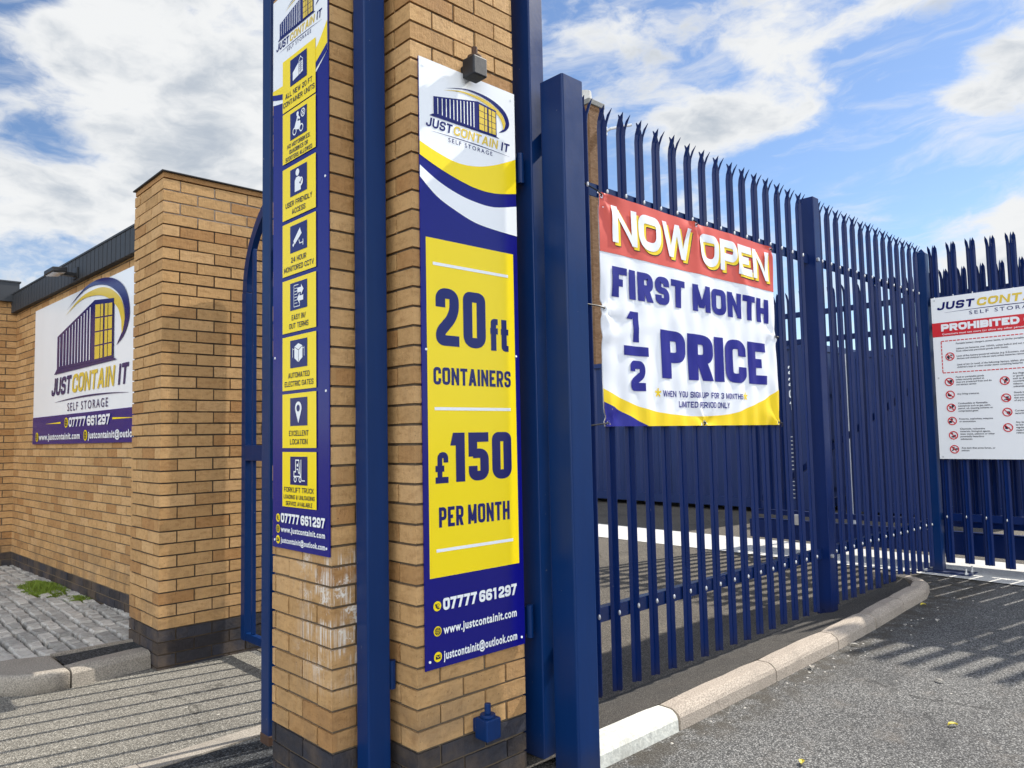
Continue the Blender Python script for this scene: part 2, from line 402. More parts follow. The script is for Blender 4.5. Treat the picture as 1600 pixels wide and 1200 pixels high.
def setts_mat():
    t = NT('granite_setts'); p = t.pos()
    base = t.ramp(t.attr('tint'), [(0, (0.28, 0.272, 0.255)), (0.5, (0.42, 0.405, 0.375)), (1, (0.54, 0.515, 0.47))])
    base = t.mix(base, (0.10, 0.095, 0.09), t.rng(t.noise(p, 26, 6, 0.7), 0.45, 0.8, 0, 0.8))
    base = t.mix(base, (0.55, 0.54, 0.52), t.rng(t.noise(p, 170, 2), 0.6, 0.75, 0, 0.6))
    t.col(base); t.rough(0.85); t.bump(t.noise(p, 40, 6, 0.7), 0.7, 0.012); return t.m
M['setts'] = setts_mat()
M['dirt'] = stone('dark_joint_dirt', (0.035, 0.032, 0.026), 90)
def grass_mat():
    t = NT('green_moss'); p = t.pos()
    t.col(t.mix((0.09, 0.15, 0.010), (0.20, 0.27, 0.025), t.noise(p, 14, 3))); t.rough(0.8); return t.m
M['moss'] = grass_mat()
def container_mat(name, c):
    t = NT(name); p = t.pos()
    n = t.noise(t.vscale(p, (2, 2, 0.6)), 2.0, 6, 0.6)
    base = t.mix(tuple(x * 0.75 for x in c), tuple(x * 1.25 for x in c), n)
    base = t.mix(base, (0.10, 0.05, 0.03), t.rng(t.noise(p, 7, 5, 0.7), 0.68, 0.8, 0, 0.5))
    t.col(base); t.rough(0.45); return t.m
M['contblue'] = container_mat('container_blue_paint', (0.002, 0.018, 0.105))
M['contgrey'] = container_mat('container_grey_paint', (0.30, 0.32, 0.34))
M['render'] = plain('pale_cladding', (0.70, 0.72, 0.74), 0.6, 0.08, 0.6)
M['roofgrey'] = plain('roof_sheet_grey', (0.25, 0.26, 0.28), 0.6, 0.1, 0.6)
# ---------------------------------------------------------------- brickwork
SL, REC = 0.022, 0.009                # slab depth, joint recess
def brick_face(mb, corner, u, n, length, z0, rows, par0=0, cut0=0.0, cut1=0.0, seed=1, rec=REC, jit=0.0019, cornertint=None, zcrop=None):
    """bricks of one wall face as real blocks standing proud of the mortar; u runs along the face from the near corner, n points out"""
    u, n, c = Vector(u), Vector(n), Vector(corner)
    for k in range(rows):
        zb, zt = z0 + k * 0.075, z0 + k * 0.075 + 0.065
        s = 0.0; first = True; idx = 0
        while s < length - 0.015:
            L = 0.1025 if (first and (k + par0) % 2) else 0.215
            e = min(s + L, length)
            if length - e < 0.03: e = length
            rr = random.Random(seed * 7919 + k * 131 + idx)
            if first and cornertint is not None: tint = random.Random(cornertint * 77 + k).random()
            else: tint = rr.random()
            tint = min(1, max(0, 0.5 + (tint - 0.5) * (1.0 if rr.random() > 0.15 else 1.5)))
            a, b = (cut0 if first else s), (e - cut1 if e >= length - 1e-6 else e)
            j = lambda q: q + rr.uniform(-jit, jit)
            f = 0.0 if first else rr.uniform(-0.0028, 0.0008)
            ua, ub = (a if first else j(a)), (b if e >= length - 1e-6 else j(b))
            zb1, zt1, zb2, zt2 = (zb, zt, zb, zt) if first else (j(zb), j(zt), j(zb), j(zt))
            P = lambda uu, zz, d: Vector((c.x, c.y, 0)) + u * uu + n * d + Vector((0, 0, zz))
            q = [P(ua, zb1, f), P(ub, zb2, f), P(ub, zt2, f), P(ua, zt1, f)]
            w = [P(ua, zb1, -SL), P(ub, zb2, -SL), P(ub, zt2, -SL), P(ua, zt1, -SL)]
            mb.face(q, tint)
            mb.face([q[3], q[2], w[2], w[3]], tint); mb.face([w[0], w[1], q[1], q[0]], tint)
            mb.face([w[0], q[0], q[3], w[3]], tint); mb.face([q[1], w[1], w[2], q[2]], tint)
            s = e + 0.01; first = False; idx += 1

def brick_block(parent, outline, faces, z0, zbase, rows, brow, mats, rec=REC, seed=1, names=('brickwork', 'base_course', 'mortar')):
    """outline ccw of the pier; faces = (corner, u, n, length, parity, cut0, cut1, cornerid)"""
    a, b, m = MB(), MB(), MB()
    for i, (c, u, n, L, par, c0, c1, cid) in enumerate(faces):
        if brow: brick_face(b, c, u, n, L, zbase - 0.075 * brow, brow, par + brow, c0, c1, seed * 31 + i + 500, cornertint=cid)
        brick_face(a, c, u, n, L, zbase, rows, par, c0, c1, seed * 31 + i, cornertint=cid)
    # mortar core: outline inset by the recess
    nn = len(outline); ins = []
    for i in range(nn):
        p, q, r = Vector(outline[i - 1]), Vector(outline[i]), Vector(outline[(i + 1) % nn])
        d1, d2 = (q - p).normalized(), (r - q).normalized()
        n1, n2 = Vector((-d1.y, d1.x)), Vector((-d2.y, d2.x))     # inward for ccw
        ins.append(q + (n1 + n2) * (rec / (1 + n1.dot(n2))) if abs(n1.dot(n2)) < .99 else q + n1 * rec)
    top = zbase + rows * 0.075 - 0.012
    m.prism([tuple(v) for v in ins], z0, top)
    a.build(names[0], mats[0], parent); 
    if brow: b.build(names[1], mats[1], parent)
    m.build(names[2], mats[2], parent)
    return top

# gate pier with its notch (the near pier carrying two signs)
X0, X1, X2, Y0, Y1, Y2 = 1.4675, 1.6925, 2.2450, 2.31, 2.53, 3.005
ZB = 0.255
pier = thing('gate_pier', 'tall buff brick gate pier with a notched corner carrying two long advertising boards', 'brick pier', (1.85, 2.7, 0))
pf = [((X1, Y0), (1, 0, 0), (0, -1, 0), X2 - X1, 0, 0, 0, 3),
      ((X1, Y0), (0, 1, 0), (-1, 0, 0), Y1 - Y0, 1, SL, 0, 3),
      ((X0, Y1), (0, 1, 0), (-1, 0, 0), Y2 - Y1, 1, 0, 0, 4),
      ((X0, Y1), (1, 0, 0), (0, -1, 0), X1 - X0, 0, SL, 0, 4),
      ((X2, Y0), (0, 1, 0), (1, 0, 0), Y2 - Y0, 1, SL, 0, 5),
      ((X0, Y2), (1, 0, 0), (0, 1, 0), X2 - X0, 0, SL, SL, 6)]
brick_block(pier, [(X1, Y0), (X2, Y0), (X2, Y2), (X0, Y2), (X0, Y1), (X1, Y1)], pf, -0.1, ZB, 48, 4, (M['buff_stain'], M['bluebrick'], M['mortar']), seed=2)
k = MB(); k.prism([(X1 - .02, Y0 - .02), (X2 + .02, Y0 - .02), (X2 + .02, Y2 + .02), (X0 - .02, Y2 + .02), (X0 - .02, Y1 - .02), (X1 - .02, Y1 - .02)], ZB + 48 * .075 - .01, ZB + 48 * .075 + .05)
k.build('coping', M['coping'], pier)

# square pier at the far side of the foot gate
CX, CY = 1.67, 4.945
pc = thing('corner_pier', 'buff brick pier capped with black flashing, between the foot gate and logo board wall', 'brick pier', (CX + .6, CY + .28, 0))
CL, CW = 1.35, 0.5525
cf = [((CX, CY), (1, 0, 0), (0, -1, 0), CL, 0, 0, 0, 11), ((CX, CY), (0, 1, 0), (-1, 0, 0), CW, 1, SL, 0, 11),
      ((CX + CL, CY), (0, 1, 0), (1, 0, 0), CW, 1, SL, 0, 12), ((CX, CY + CW), (1, 0, 0), (0, 1, 0), CL, 0, SL, SL, 13)]
ct = brick_block(pc, [(CX, CY), (CX + CL, CY), (CX + CL, CY + CW), (CX, CY + CW)], cf, -0.1, 0.25, 38, 4, (M['buff'], M['bluebrick'], M['mortar_top']), seed=5)
k = MB(); k.prism([(CX - .012, CY - .012), (CX + CL + .012, CY - .012), (CX + CL + .012, CY + CW + .012), (CX - .012, CY + CW + .012)], ct + 0.046, ct + 0.056)
k.build('cap_flashing', M['capblack'], pc, bevel=0.003)
k = MB(); k.prism([(CX + .004, CY + .004), (CX + CL - .004, CY + .004), (CX + CL - .004, CY + CW - .004), (CX + .004, CY + CW - .004)], ct + .0135, ct + .0455); k.build('mortar_bed', M['buff'], pc)

# building behind: wall with the logo board, and the return wall at the end
WA, WB = Vector((1.947, 5.52, 0)), Vector((1.783, 10.0, 0))        # right end, inner corner
wu = (WB - WA); WLEN = wu.length; wu.normalize(); wn = Vector((-wu.y, wu.x, 0))
if wn.x > 0: wn = -wn
bld = thing('brick_building', 'low buff brick building with dark ribbed fascia behind the cobbles', 'building', (1.85, 7.8, 0))
a, b, m = MB(), MB(), MB()
brick_face(b, WA, wu, wn, WLEN, -0.06, 4, 0, seed=41); brick_face(a, WA, wu, wn, WLEN, 0.24, 36, 0, seed=42)
m.obox(WA - wn * 0.25 + Vector((0, 0, -.1)), wu * (WLEN + .2), wn * (0.25 - 0.005), Vector((0, 0, 3.17)))
RY = 9.9
brick_face(b, (1.80, RY), (-1, 0, 0), (0, -1, 0), 3.6, -0.06, 4, 1, seed=43); brick_face(a, (1.80, RY), (-1, 0, 0), (0, -1, 0), 3.6, 0.24, 37, 1, seed=44)
m.box(-1.8, 1.84, RY + 0.008, RY + 0.3, -.1, 3.03)
a.build('brickwork', M['buff'], bld); b.build('base_course', M['bluebrick'], bld); m.build('mortar', M['mortar'], bld)
fs = MB()
rib = 0.105
k = 0
FA = WA + wn * 0.0
s = -0.0
while s < WLEN - 0.14:
    fs.obox(FA + wu * s + Vector((0, 0, 2.875)), wu * (rib - 0.012), wn * 0.055, Vector((0, 0, 0.200)))
    fs.obox(FA + wu * (s + rib - 0.012) + Vector((0, 0, 2.877)), wu * 0.012, wn * 0.035, Vector((0, 0, 0.195)))
    s += rib
fs.obox(FA - wn * 0.3 + Vector((0, 0, 3.0755)), wu * (WLEN + .1), wn * 0.362, Vector((0, 0, 0.016)))
s = 1.80
while s > -1.8:
    fs.box(s - 0.20, s - 0.012, RY - 0.055, RY - 0.001, 3.0, 3.215); fs.box(s - 0.012, s, RY - 0.035, RY - 0.001, 3.002, 3.212)
    s -= 0.20
fs.box(-1.8, 1.81, RY - 0.062, RY + 0.4, 3.216, 3.232)
fs.build('fascia', M['slate'], bld)

# ---------------------------------------------------------------- steel posts, hooks
def post(name, label, x, y, w, d, z0, z1, mat=None, grp=None, bev=0.007, cap=True):
    t = thing(name, label, 'post', (x + w / 2, y + d / 2, max(z0, 0)), grp)
    p = MB(); p.box(x, x + w, y, y + d, z0, z1); p.build('shaft', mat or M['blue'], t, bevel=bev, seg=3, upright=True)
    return t
def lug(parent, x, y, z, dx, dy, h=0.10):
    p = MB(); p.box(min(x, x + dx), max(x, x + dx), min(y, y + dy), max(y, y + dy), z, z + h)
    p.build('hinge_lug', M['blue'], parent, bevel=0.006)
    p = MB(); p.tube([(x + dx / 2, y - 0.012, z - 0.012), (x + dx / 2, y - 0.012, z + h + 0.012)], 0.016, 12); p.build('hinge_pin', M['blue'], parent)
# post standing in the notch
p1 = post('steel_post', 'tall blue square steel post standing in the notch of the brick gate pier', 1.552, 2.418, 0.098, 0.080, 0.0, 3.75)
lug(p1, 1.650, 2.455, 0.47, 0.042, 0.03, .08)
# post at the far edge of the board with icons
p0 = post('steel_post', 'blue square steel post with a rusty foot beside the arched foot gate', 1.625, 3.36, 0.075, 0.085, 0.0, 3.75)
p = MB(); p.box(1.622, 1.703, 3.357, 3.448, -0.02, 0.05); p.build('rusty_foot', M['rust'], p0, bevel=0.006)
# post beyond the price board
p3 = post('steel_post', 'tall dark blue steel post between the price board and the thick gate post', 2.333, 2.292, 0.092, 0.180, 0.04, 3.75)
lug(p3, 2.250, 2.335, 0.56, 0.083, 0.03, 0.11); lug(p3, 2.250, 2.335, 2.52, 0.083, 0.03, 0.11)
# thick gate post
p4 = thing('gate_post', 'thick blue square gate post with a flat welded cap at the start of the fence', 'gate post', (2.41, 2.175, 0))
p = MB(); p.box(2.343, 2.479, 2.108, 2.244, -0.02, 2.950); p.build('shaft', M['blue'], p4, bevel=0.009, seg=3, upright=True)
for z in (.42, 2.69):
    p = MB(); p.box(2.40, 2.44, 2.2445, 2.62, z, z + .07); p.build('fence_bracket', M['blue'], p4, bevel=0.003)

def gate_hook(label, x, z, matb, matp):
    t = thing('gate_hook', label, 'gate hook', (x, Y0, z), 'unused gate hooks on the brick pier')
    p = MB(); p.box(x - 0.012, x + 0.062, Y0 - 0.098, Y0 - 0.026, z - 0.045, z + 0.035); p.build('block', matb, t, bevel=0.006)
    p = MB(); p.box(x + 0.004, x + 0.046, Y0 - 0.026, Y0 + 0.005, z - 0.03, z + 0.02); p.build('stem', matb, t, bevel=0.003)
    p = MB(); p.tube([(x + .025, Y0 - .062, z + .0355), (x + .025, Y0 - .062, z + .047)], 0.030, 20); p.build('collar', matp, t, bevel=0.002)
    p = MB(); p.tube([(x + .025, Y0 - .062, z + .0475), (x + .025, Y0 - .062, z + .086)], 0.0125, 16); p.build('pin', matp, t, bevel=0.002)
gate_hook('weathered black gate hook with a rusty pin above the price board', 1.945, 2.90, M['blackpaint'], M['rust'])
gate_hook('blue painted gate hook with an upright pin low on the brick pier', 1.955, 0.285, M['blue'], M['blue'])

# ---------------------------------------------------------------- arched foot gate
ag = thing('arched_gate', 'blue arched foot gate with upright bars between the two brick piers', 'gate', (2.2, 4.0, 0))
AX0, AX1 = 2.185, 2.225
yc, aw, zs, bh = 4.0, 0.92, 2.40, 0.74
def arch(y, off=0.0):
    q = max(0.0, 1 - ((y - yc) / (aw - off)) ** 2); return zs + (bh - off) * sqrt(q)
for y in (yc + aw - 0.06, yc - aw):
    p = MB(); p.box(AX0 - .005, AX1 + .005, y, y + 0.06, 0.10, zs - 0.002); p.build('stile', M['blue'], ag, bevel=0.004)
p = MB(); pts = 40
ring = [(yc + aw * cos(pi * i / pts), zs + bh * sin(pi * i / pts)) for i in range(pts + 1)]
rin = [(yc + (aw - .06) * cos(pi * i / pts), zs + (bh - .06) * sin(pi * i / pts)) for i in range(pts + 1)]
for i in range(pts):
    o0, o1, i0, i1 = ring[i], ring[i + 1], rin[i], rin[i + 1]
    for x, fl in ((AX0, 0), (AX1, 1)):
        q = [(x, *o0), (x, *o1), (x, *i1), (x, *i0)]; p.face(q if fl else q[::-1])
    p.face([(AX0, *o0), (AX0, *o1), (AX1, *o1), (AX1, *o0)]); p.face([(AX0, *i1), (AX0, *i0), (AX1, *i0), (AX1, *i1)])
p.build('arch_rail', M['blue'], ag, weld=True)
for z, h in ((0.10, 0.05),):
    p = MB(); p.box(AX0, AX1, yc - aw + .061, yc + aw - .061, z, z + h); p.build('rail', M['blue'], ag, bevel=0.003)
nb = 10
for i in range(nb):
    y = yc - aw + 0.06 + (2 * aw - 0.12) * (i + 0.55) / nb
    for z0, z1 in ((0.151, arch(y, 0.06) - 0.002),):
        p = MB(); p.box(AX0 + .008, AX1 - .008, y - .0125, y + .0125, z0, z1); p.build('bar', M['blue'], ag, bevel=0.003)
p = MB(); p.box(AX0 - .008, AX1 + .008, yc + 0.56, yc + 0.858, 1.27, 1.37); p.build('lock_plate', M['blue'], ag, bevel=0.003)
p = MB(); p.box(AX0 - .03, AX1 + .02, yc - 0.80, yc - 0.68, 1.04, 1.24); p.build('lock_box', M['blue'], ag, bevel=0.005)

# ---------------------------------------------------------------- palisade fence
def pale_mesh(z0, z1, name):
    """W-section pale, splayed triple pointed top; centred on x=0, front towards -y"""
    th = 0.003
    prof = [(-.041, .004), (-.026, -.008), (-.010, -.006), (0, -.025), (.010, -.006), (.026, -.008), (.041, .004)]
    b = bmesh.new()
    zc = z1 - 0.13
    def strip(idx, zlist, fn):
        rows = []
        for z in zlist: rows.append([b.verts.new(fn(prof[i], z)) for i in idx])
        for r0, r1 in zip(rows, rows[1:]):
            for j in range(len(idx) - 1): b.faces.new((r0[j], r0[j + 1], r1[j + 1], r1[j]))
        return rows
    base = strip(range(7), [z0, zc], lambda p, z: (p[0], p[1], z))
    # three points
    def tip(idx, lean, back, zt):
        r0 = [base[1][i] for i in idx]
        cx = sum(prof[i][0] for i in idx) / len(idx); cy = sum(prof[i][1] for i in idx) / len(idx)
        prev = r0
        for f in (0.35, 0.7):
            z = zc + (zt - zc) * f; s = 1 - 0.16 * f
            row = [b.verts.new((cx + (prof[i][0] - cx) * s + lean * f * f, prof[i][1] + back * f * f, z)) for i in idx]
            for j in range(len(idx) - 1): b.faces.new((prev[j], prev[j + 1], row[j + 1], row[j]))
            prev = row
        t = b.verts.new((cx + lean, cy + back, zt))
        for j in range(len(idx) - 1): b.faces.new((prev[j], prev[j + 1], t))
    tip((0, 1, 2), -0.007, -0.042, z1 - .014); tip((2, 3, 4), 0.0, 0.026, z1 + .0); tip((4, 5, 6), 0.007, -0.042, z1 - .014)
    me = bpy.data.meshes.new(name); b.to_mesh(me)
    # thickness
    b2 = bmesh.new(); b2.from_mesh(me)
    bmesh.ops.solidify(b2, geom=list(b2.faces), thickness=th)
    b2.to_mesh(me); b2.free(); b.free()
    me.materials.append(M['pale'])
    return me
def rivet_mesh(name):
    b = bmesh.new(); bmesh.ops.create_uvsphere(b, u_segments=10, v_segments=6, radius=0.0085)
    for v in b.verts: v.co.z *= 1.7; v.co.x *= .8
    me = bpy.data.meshes.new(name); b.to_mesh(me); b.free(); me.materials.append(M['galv'])
    return me
RIV = rivet_mesh('rivet')
def put(name, me, parent, loc, rz=0.0):
    o = bpy.data.objects.new(name, me); COL.objects.link(o); o.parent = parent; o.location = loc; o.rotation_euler = (0, 0, rz); return o

FY = 2.585
PAL = pale_mesh(0.06, 3.215, 'pale')
fence = thing('palisade_fence', 'navy palisade fence with splayed triple points behind the now open banner', 'fence', (5.2, FY, 0))
PITCH = 0.1668
xs = [2.695 + PITCH * i for i in range(18)] + [5.868 + PITCH * i for i in range(14)]
xs = [x for x in xs if not 5.60 < x < 5.85]
for x in xs:
    pl = put('pale', PAL, fence, (x - 5.2, R.uniform(-.002, .002), R.uniform(-.006, .006)), R.uniform(-.02, .02))
    for z in (0.462, 2.728):
        put('rivet', RIV, pl, (0, -0.022, z))
for x0, x1 in ((2.50, 5.695), (5.805, 8.04)):
    for z0, z1 in ((0.42, 0.495), (2.69, 2.762)):
        p = MB(); p.box(x0, x1, FY + 0.012, FY + 0.018, z0, z1); p.box(x0, x1, FY + 0.018, FY + 0.058, z1 - 0.006, z1)
        p.build('rail', M['rail'], fence, bevel=0.0015)
p = MB(); p.box(5.700, 5.800, FY - 0.045, FY + 0.075, -0.03, 3.215); p.build('post', M['pale'], fence, bevel=0.004)
for z in (0.445, 2.715):
    p = MB(); p.tube([(5.72, FY - .046, z), (5.72, FY - .062, z)], 0.016, 6); p.build('bolt', M['galv'], fence)

# end post on a bolted plate
ep = thing('end_post', 'blue square post on a bolted base plate at the far end of the palisade fence', 'post', (8.095, 2.42, 0))
p = MB(); p.box(8.05, 8.145, 2.495, 2.585, 0.018, 3.12); p.build('shaft', M['blue'], ep, bevel=0.004)
k = MB()
vb = [(8.05, 2.495), (8.145, 2.495), (8.145, 2.585), (8.05, 2.585)]
for i in range(4): k.face([(*vb[i], 3.1205), (*vb[(i + 1) % 4], 3.1205), (8.0975, 2.54, 3.175)])
k.build('pointed_cap', M['blue'], ep)
p = MB(); p.box(7.96, 8.20, 2.24, 2.68, 0.004, 0.020); p.build('base_plate', M['blue'], ep, bevel=0.003)
for x, y in ((7.99, 2.28), (7.99, 2.63), (8.17, 2.28), (8.17, 2.63)):
    p = MB(); p.tube([(x, y, .020), (x, y, .038)], 0.018, 6); p.tube([(x, y, .038), (x, y, .075)], 0.009, 8); p.build('bolt', M['galv'], ep)

# fixed palisade panel across the drive
GX = 8.10
panel = thing('palisade_gate', 'tall palisade gate leaf crossing the drive with the prohibited goods board', 'gate', (GX, 0.6, 0))
PG = pale_mesh(0.10, 3.20, 'gate_pale')
for i in range(20):
    y = 2.4405 - 0.1655 * i
    pl = put('pale', PG, panel, (0, y - 0.6, R.uniform(-.008, .008)), -pi / 2)
    for z in (0.54, 2.66): put('rivet', RIV, pl, (0, -0.022, z))
for z0, z1 in ((0.50, 0.57), (2.60, 2.68)):
    p = MB(); p.box(GX + 0.008, GX + 0.05, -0.85, 2.49, z0, z1); p.build('rail', M['pale'], panel, bevel=0.002)

# sliding gate behind it
SX = 8.50
sg = thing('sliding_gate', 'long cantilever sliding gate with a deep bottom beam and shorter points behind the palisade', 'gate', (SX, 1.4, 0))
PS = pale_mesh(0.46, 3.03, 'short_pale')
for i in range(33):
    y = 4.62 - 0.1655 * i
    put('pale', PS, sg, (0, y - 1.4, R.uniform(-.006, .006)), -pi / 2)
p = MB(); p.box(SX + .0, SX + .14, -0.8, 4.76, 0.12, 0.335); p.build('bottom_beam', M['pale'], sg, bevel=0.004)
p = MB(); p.box(SX + .02, SX + .10, -0.8, 4.74, 0.337, 0.345); p.box(SX + .025, SX + .095, -0.8, 4.74, 0.395, 0.455); p.build('lower_rail', M['pale'], sg, bevel=0.003)
for z0, z1 in ((2.40, 2.46), (2.72, 2.78)):
    p = MB(); p.box(SX + .012, SX + .06, -0.8, 4.74, z0, z1); p.build('rail', M['pale'], sg, bevel=0.003)
for y in (4.69, 2.0, -0.8):
    p = MB(); p.box(SX + .013, SX + .07, y, y + .06, 0.457, 2.718); p.build('upright', M['pale'], sg, bevel=0.003)
p = MB(); p.obox((SX + .072, 4.68, 0.50), (0.04, 0, 0), (0, -2.66, 1.86), (0, 0.035, 0.05)); p.build('brace', M['pale'], sg)
p = MB(); p.box(SX - .03, SX - .006, 4.1, 4.18, 0.30, 0.42); p.build('roller_bracket', M['galv'], sg, bevel=0.003)

# ---------------------------------------------------------------- ground, kerbs, paving
def sheet(name, outline, z, mat, cuts=0):
    p = MB(); p.face([(x, y, z) for x, y in outline]); o = p.build(name, mat); tag(o, kind='structure'); return o
sheet('ground', [(-300, -300), (600, -300), (600, 600), (-300, 600)], 0.0, M['asphalt'])
sheet('footway', [(-4, 3.56), (2.25, 3.56), (2.25, 4.95), (1.68, 5.02), (1.21, 5.0), (0.9, 5.2), (0.7, 5.6), (-4, 5.6)], 0.004, M['footway'])
sheet('yard', [(2.26, 2.56), (7.75, 2.62), (7.75, 4.9), (60, 40), (60, 90), (2.4, 90), (2.3, 3.6)], 0.005, M['yard'])
sheet('yard_beyond', [(9.02, -40), (80, -40), (80, 40), (9.12, 8), (9.05, 3)], 0.006, M['yard'])
sheet('gate_track', [(7.70, -6), (9.0, -6), (9.0, 2.0), (9.12, 7.6), (9.3, 14), (7.99, 14), (7.97, 6.8), (7.86, 2.7), (7.78, 1.6)], 0.010, M['concrete'])
# island strip sloping from the kerb down to the yard
p = MB()
kb = [(2.48, 2.245), (3.08, 2.24), (4.2, 2.255), (5.0, 2.26), (6.1, 2.30), (6.75, 2.34), (7.06, 2.50), (7.18, 2.75)]
fo = [(2.48, 2.62), (3.08, 2.62), (4.2, 2.62), (5.0, 2.62), (6.1, 2.62), (6.75, 2.64), (6.95, 2.66), (7.1, 2.8)]
for i in range(len(kb) - 1):
    p.face([(*kb[i], .094), (*kb[i + 1], .094), (*fo[i + 1], .012), (*fo[i], .012)])
p.face([(2.2, 2.30, .03), (2.48, 2.245, .06), (2.48, 2.62, .012), (2.2, 2.62, .012)])
tag(p.build('pavement', M['tarmac']), kind='structure')

def kerb_run(mb, path, w=0.125, h=0.10, chamf=0.045, gap=0.011, side=1, rough=0.0):
    """half battered kerb stones along a polyline of front feet; each segment is one stone"""
    P = [Vector((x, y, 0)) for x, y in path]
    def offs(i, d):
        a = (P[min(i + 1, len(P) - 1)] - P[max(i - 1, 0)]).normalized(); nrm = Vector((-a.y, a.x, 0)) * side
        return P[i] + nrm * d
    for i in range(len(P) - 1):
        rows = []
        nseg = 5
        for s in range(nseg + 1):
            t = s / nseg; L = (P[i + 1] - P[i]).length
            tt = (gap / 2 + t * (L - gap)) / L
            f = lambda d: offs(i, d).lerp(offs(i + 1, d), tt)
            e = 0.006 if s in (0, nseg) else 0.0
            j = lambda: R.uniform(-rough, rough)
            rows.append([tuple(f(0.0) + Vector((0, 0, -.03))), tuple(f(0.004 + j()) + Vector((0, 0, h - chamf + j()))), tuple(f(0.012 + j()) + Vector((0, 0, h - chamf * .6 + j()))),
                         tuple(f(chamf * .75 + j()) + Vector((0, 0, h - 0.006 - e + j()))), tuple(f(chamf * 1.1) + Vector((0, 0, h - e + j()))), tuple(f(w - .01) + Vector((0, 0, h - e + j()))), tuple(f(w) + Vector((0, 0, h - .012))), tuple(f(w) + Vector((0, 0, -.03)))])
        for r0, r1 in zip(rows, rows[1:]):
            for q in range(7):
                pts = [r0[q], r1[q], r1[q + 1], r0[q + 1]]
                mb.face(pts if side > 0 else pts[::-1])
        mb.face(rows[0] if side < 0 else rows[0][::-1]); mb.face(rows[-1][::-1] if side < 0 else rows[-1])
p = MB(); kerb_run(p, [(3.07, 2.118), (4.03, 2.128), (4.87, 2.14), (5.55, 2.165), (6.20, 2.205), (6.78, 2.232)], rough=0.0018)
kerb_run(p, [(6.785, 2.234), (7.06, 2.30), (7.22, 2.44), (7.29, 2.62), (7.31, 2.85)], gap=0.002, rough=0.0018)
tag(p.build('kerb', M['kerb'], weld=False, smooth=False), kind='structure')
kbk = thing('kerb_block', 'white painted kerb stone next to the thick blue gate post', 'kerb stone', (2.76, 2.17, 0))
p = MB(); kerb_run(p, [(2.42, 2.122), (3.062, 2.118)], rough=0.0015, gap=0.008); p.build('stone', M['kerbwhite'], kbk)

# cobbles, their kerb and the patch behind it
p = MB(); rr = random.Random(5)
y = 5.02
base = MB(); base.face([(-1.6, 5.30, .045), (1.1, 5.30, .045), (1.3, 5.15, .045), (1.98, 5.15, .045), (1.9, 10.0, .045), (-1.6, 10.0, .045)]); tag(base.build('paving_bed', M['dirt']), kind='structure')
row = 0; x = 1.98
while x > -1.5:
    wdt = rr.uniform(0.090, 0.115); yy = 5.1 + rr.uniform(0, .15)
    while yy < 9.95:
        ln = rr.uniform(0.11, 0.19)
        if not (x > 1.18 and yy < 5.44) and not (x - wdt < 0.95 and yy + ln * .3 < 5.2 + max(0, (0.95 - x)) * .75):
            g = 0.008
            xa, xb, ya, yb = x - wdt + g, x - g, yy + g, yy + ln - g
            def jj(a): return a + rr.uniform(-.008, .008)
            wob = 0.02 * sin(yy * 1.7 + x)
            q = [Vector((jj(xa) + wob, jj(ya), .05)), Vector((jj(xb) + wob, jj(ya), .05)), Vector((jj(xb) + wob, jj(yb), .05)), Vector((jj(xa) + wob, jj(yb), .05))]
            c = sum(q, Vector()) / 4; tint = rr.random(); h0 = rr.uniform(-.006, .006)
            lv = [q]
            for sc_, z in ((1.0, .075), (0.93, .090), (0.76, .099)):
                lv.append([c + (v - c) * sc_ + Vector((0, 0, z - .05 + h0 + rr.uniform(-.004, .004))) for v in q])
            for a_, b_ in zip(lv, lv[1:]):
                for i in range(4): p.face([a_[i], a_[(i + 1) % 4], b_[(i + 1) % 4], b_[i]], tint)
            p.face(lv[-1], tint)
        yy += ln
    x -= wdt; row += 1
tag(p.build('cobbled_paving', M['setts']), kind='structure')
p = MB(); kerb_run(p, [(1.672, 5.055), (1.21, 4.985)], side=-1, w=0.13, h=0.115, chamf=0.035, rough=0.0015)
kerb_run(p, [(0.70, 5.505), (0.62, 6.3), (0.55, 7.1), (0.5, 8.0)], side=-1, w=0.13, h=0.115, chamf=0.035, rough=0.0015)
tag(p.build('kerb', M['kerbgrey']), kind='structure')
p = MB(); p.prism([(1.203, 4.984), (1.203, 5.405), (1.0, 5.50), (0.76, 5.52), (0.775, 5.38), (0.80, 5.29), (0.84, 5.20), (0.89, 5.12), (0.95, 5.06), (1.02, 5.015), (1.10, 4.99)][::-1], -.03, .115)
b_ = bmesh.new(); o_q = p.build('kerb', M['kerbgrey']); b_.from_mesh(o_q.data)
bmesh.ops.recalc_face_normals(b_, faces=b_.faces)
bmesh.ops.bevel(b_, geom=[e for e in b_.edges if min(v.co.z for v in e.verts) > .1], offset=.028, segments=4, affect='EDGES', profile=.5)
for f_ in b_.faces: f_.smooth = len(f_.verts) == 4 and f_.calc_area() < .02
b_.to_mesh(o_q.data); b_.free(); tag(o_q, kind='structure')
sheet('tarmac_patch', [(1.215, 5.10), (1.68, 5.17), (1.68, 5.41), (1.215, 5.40)], 0.098, M['newtar'])
p = MB(); p.box(1.2, 1.70, 5.412, 5.445, 0.02, 0.112); tag(p.build('edging', M['kerbgrey']), kind='structure')
# flush edging and dark tarmac by the near pier, partly pier shade put into its colour
p = MB(); p.obox((0.2, 3.455, -.05), (0.93, 0.04, 0), (-.003, .115, 0), (0, 0, .060)); p.obox((1.135, 3.495, -.05), (0.70, 0.03, 0), (-.003, .115, 0), (0, 0, .058)); tag(p.build('edging', M['kerbgrey']), kind='structure')
sheet('tarmac_patch', [(1.14, 2.2), (1.70, 2.2), (2.3, 2.2), (2.3, 3.4), (1.74, 3.5), (1.14, 3.485)], 0.006, M['newtar'])
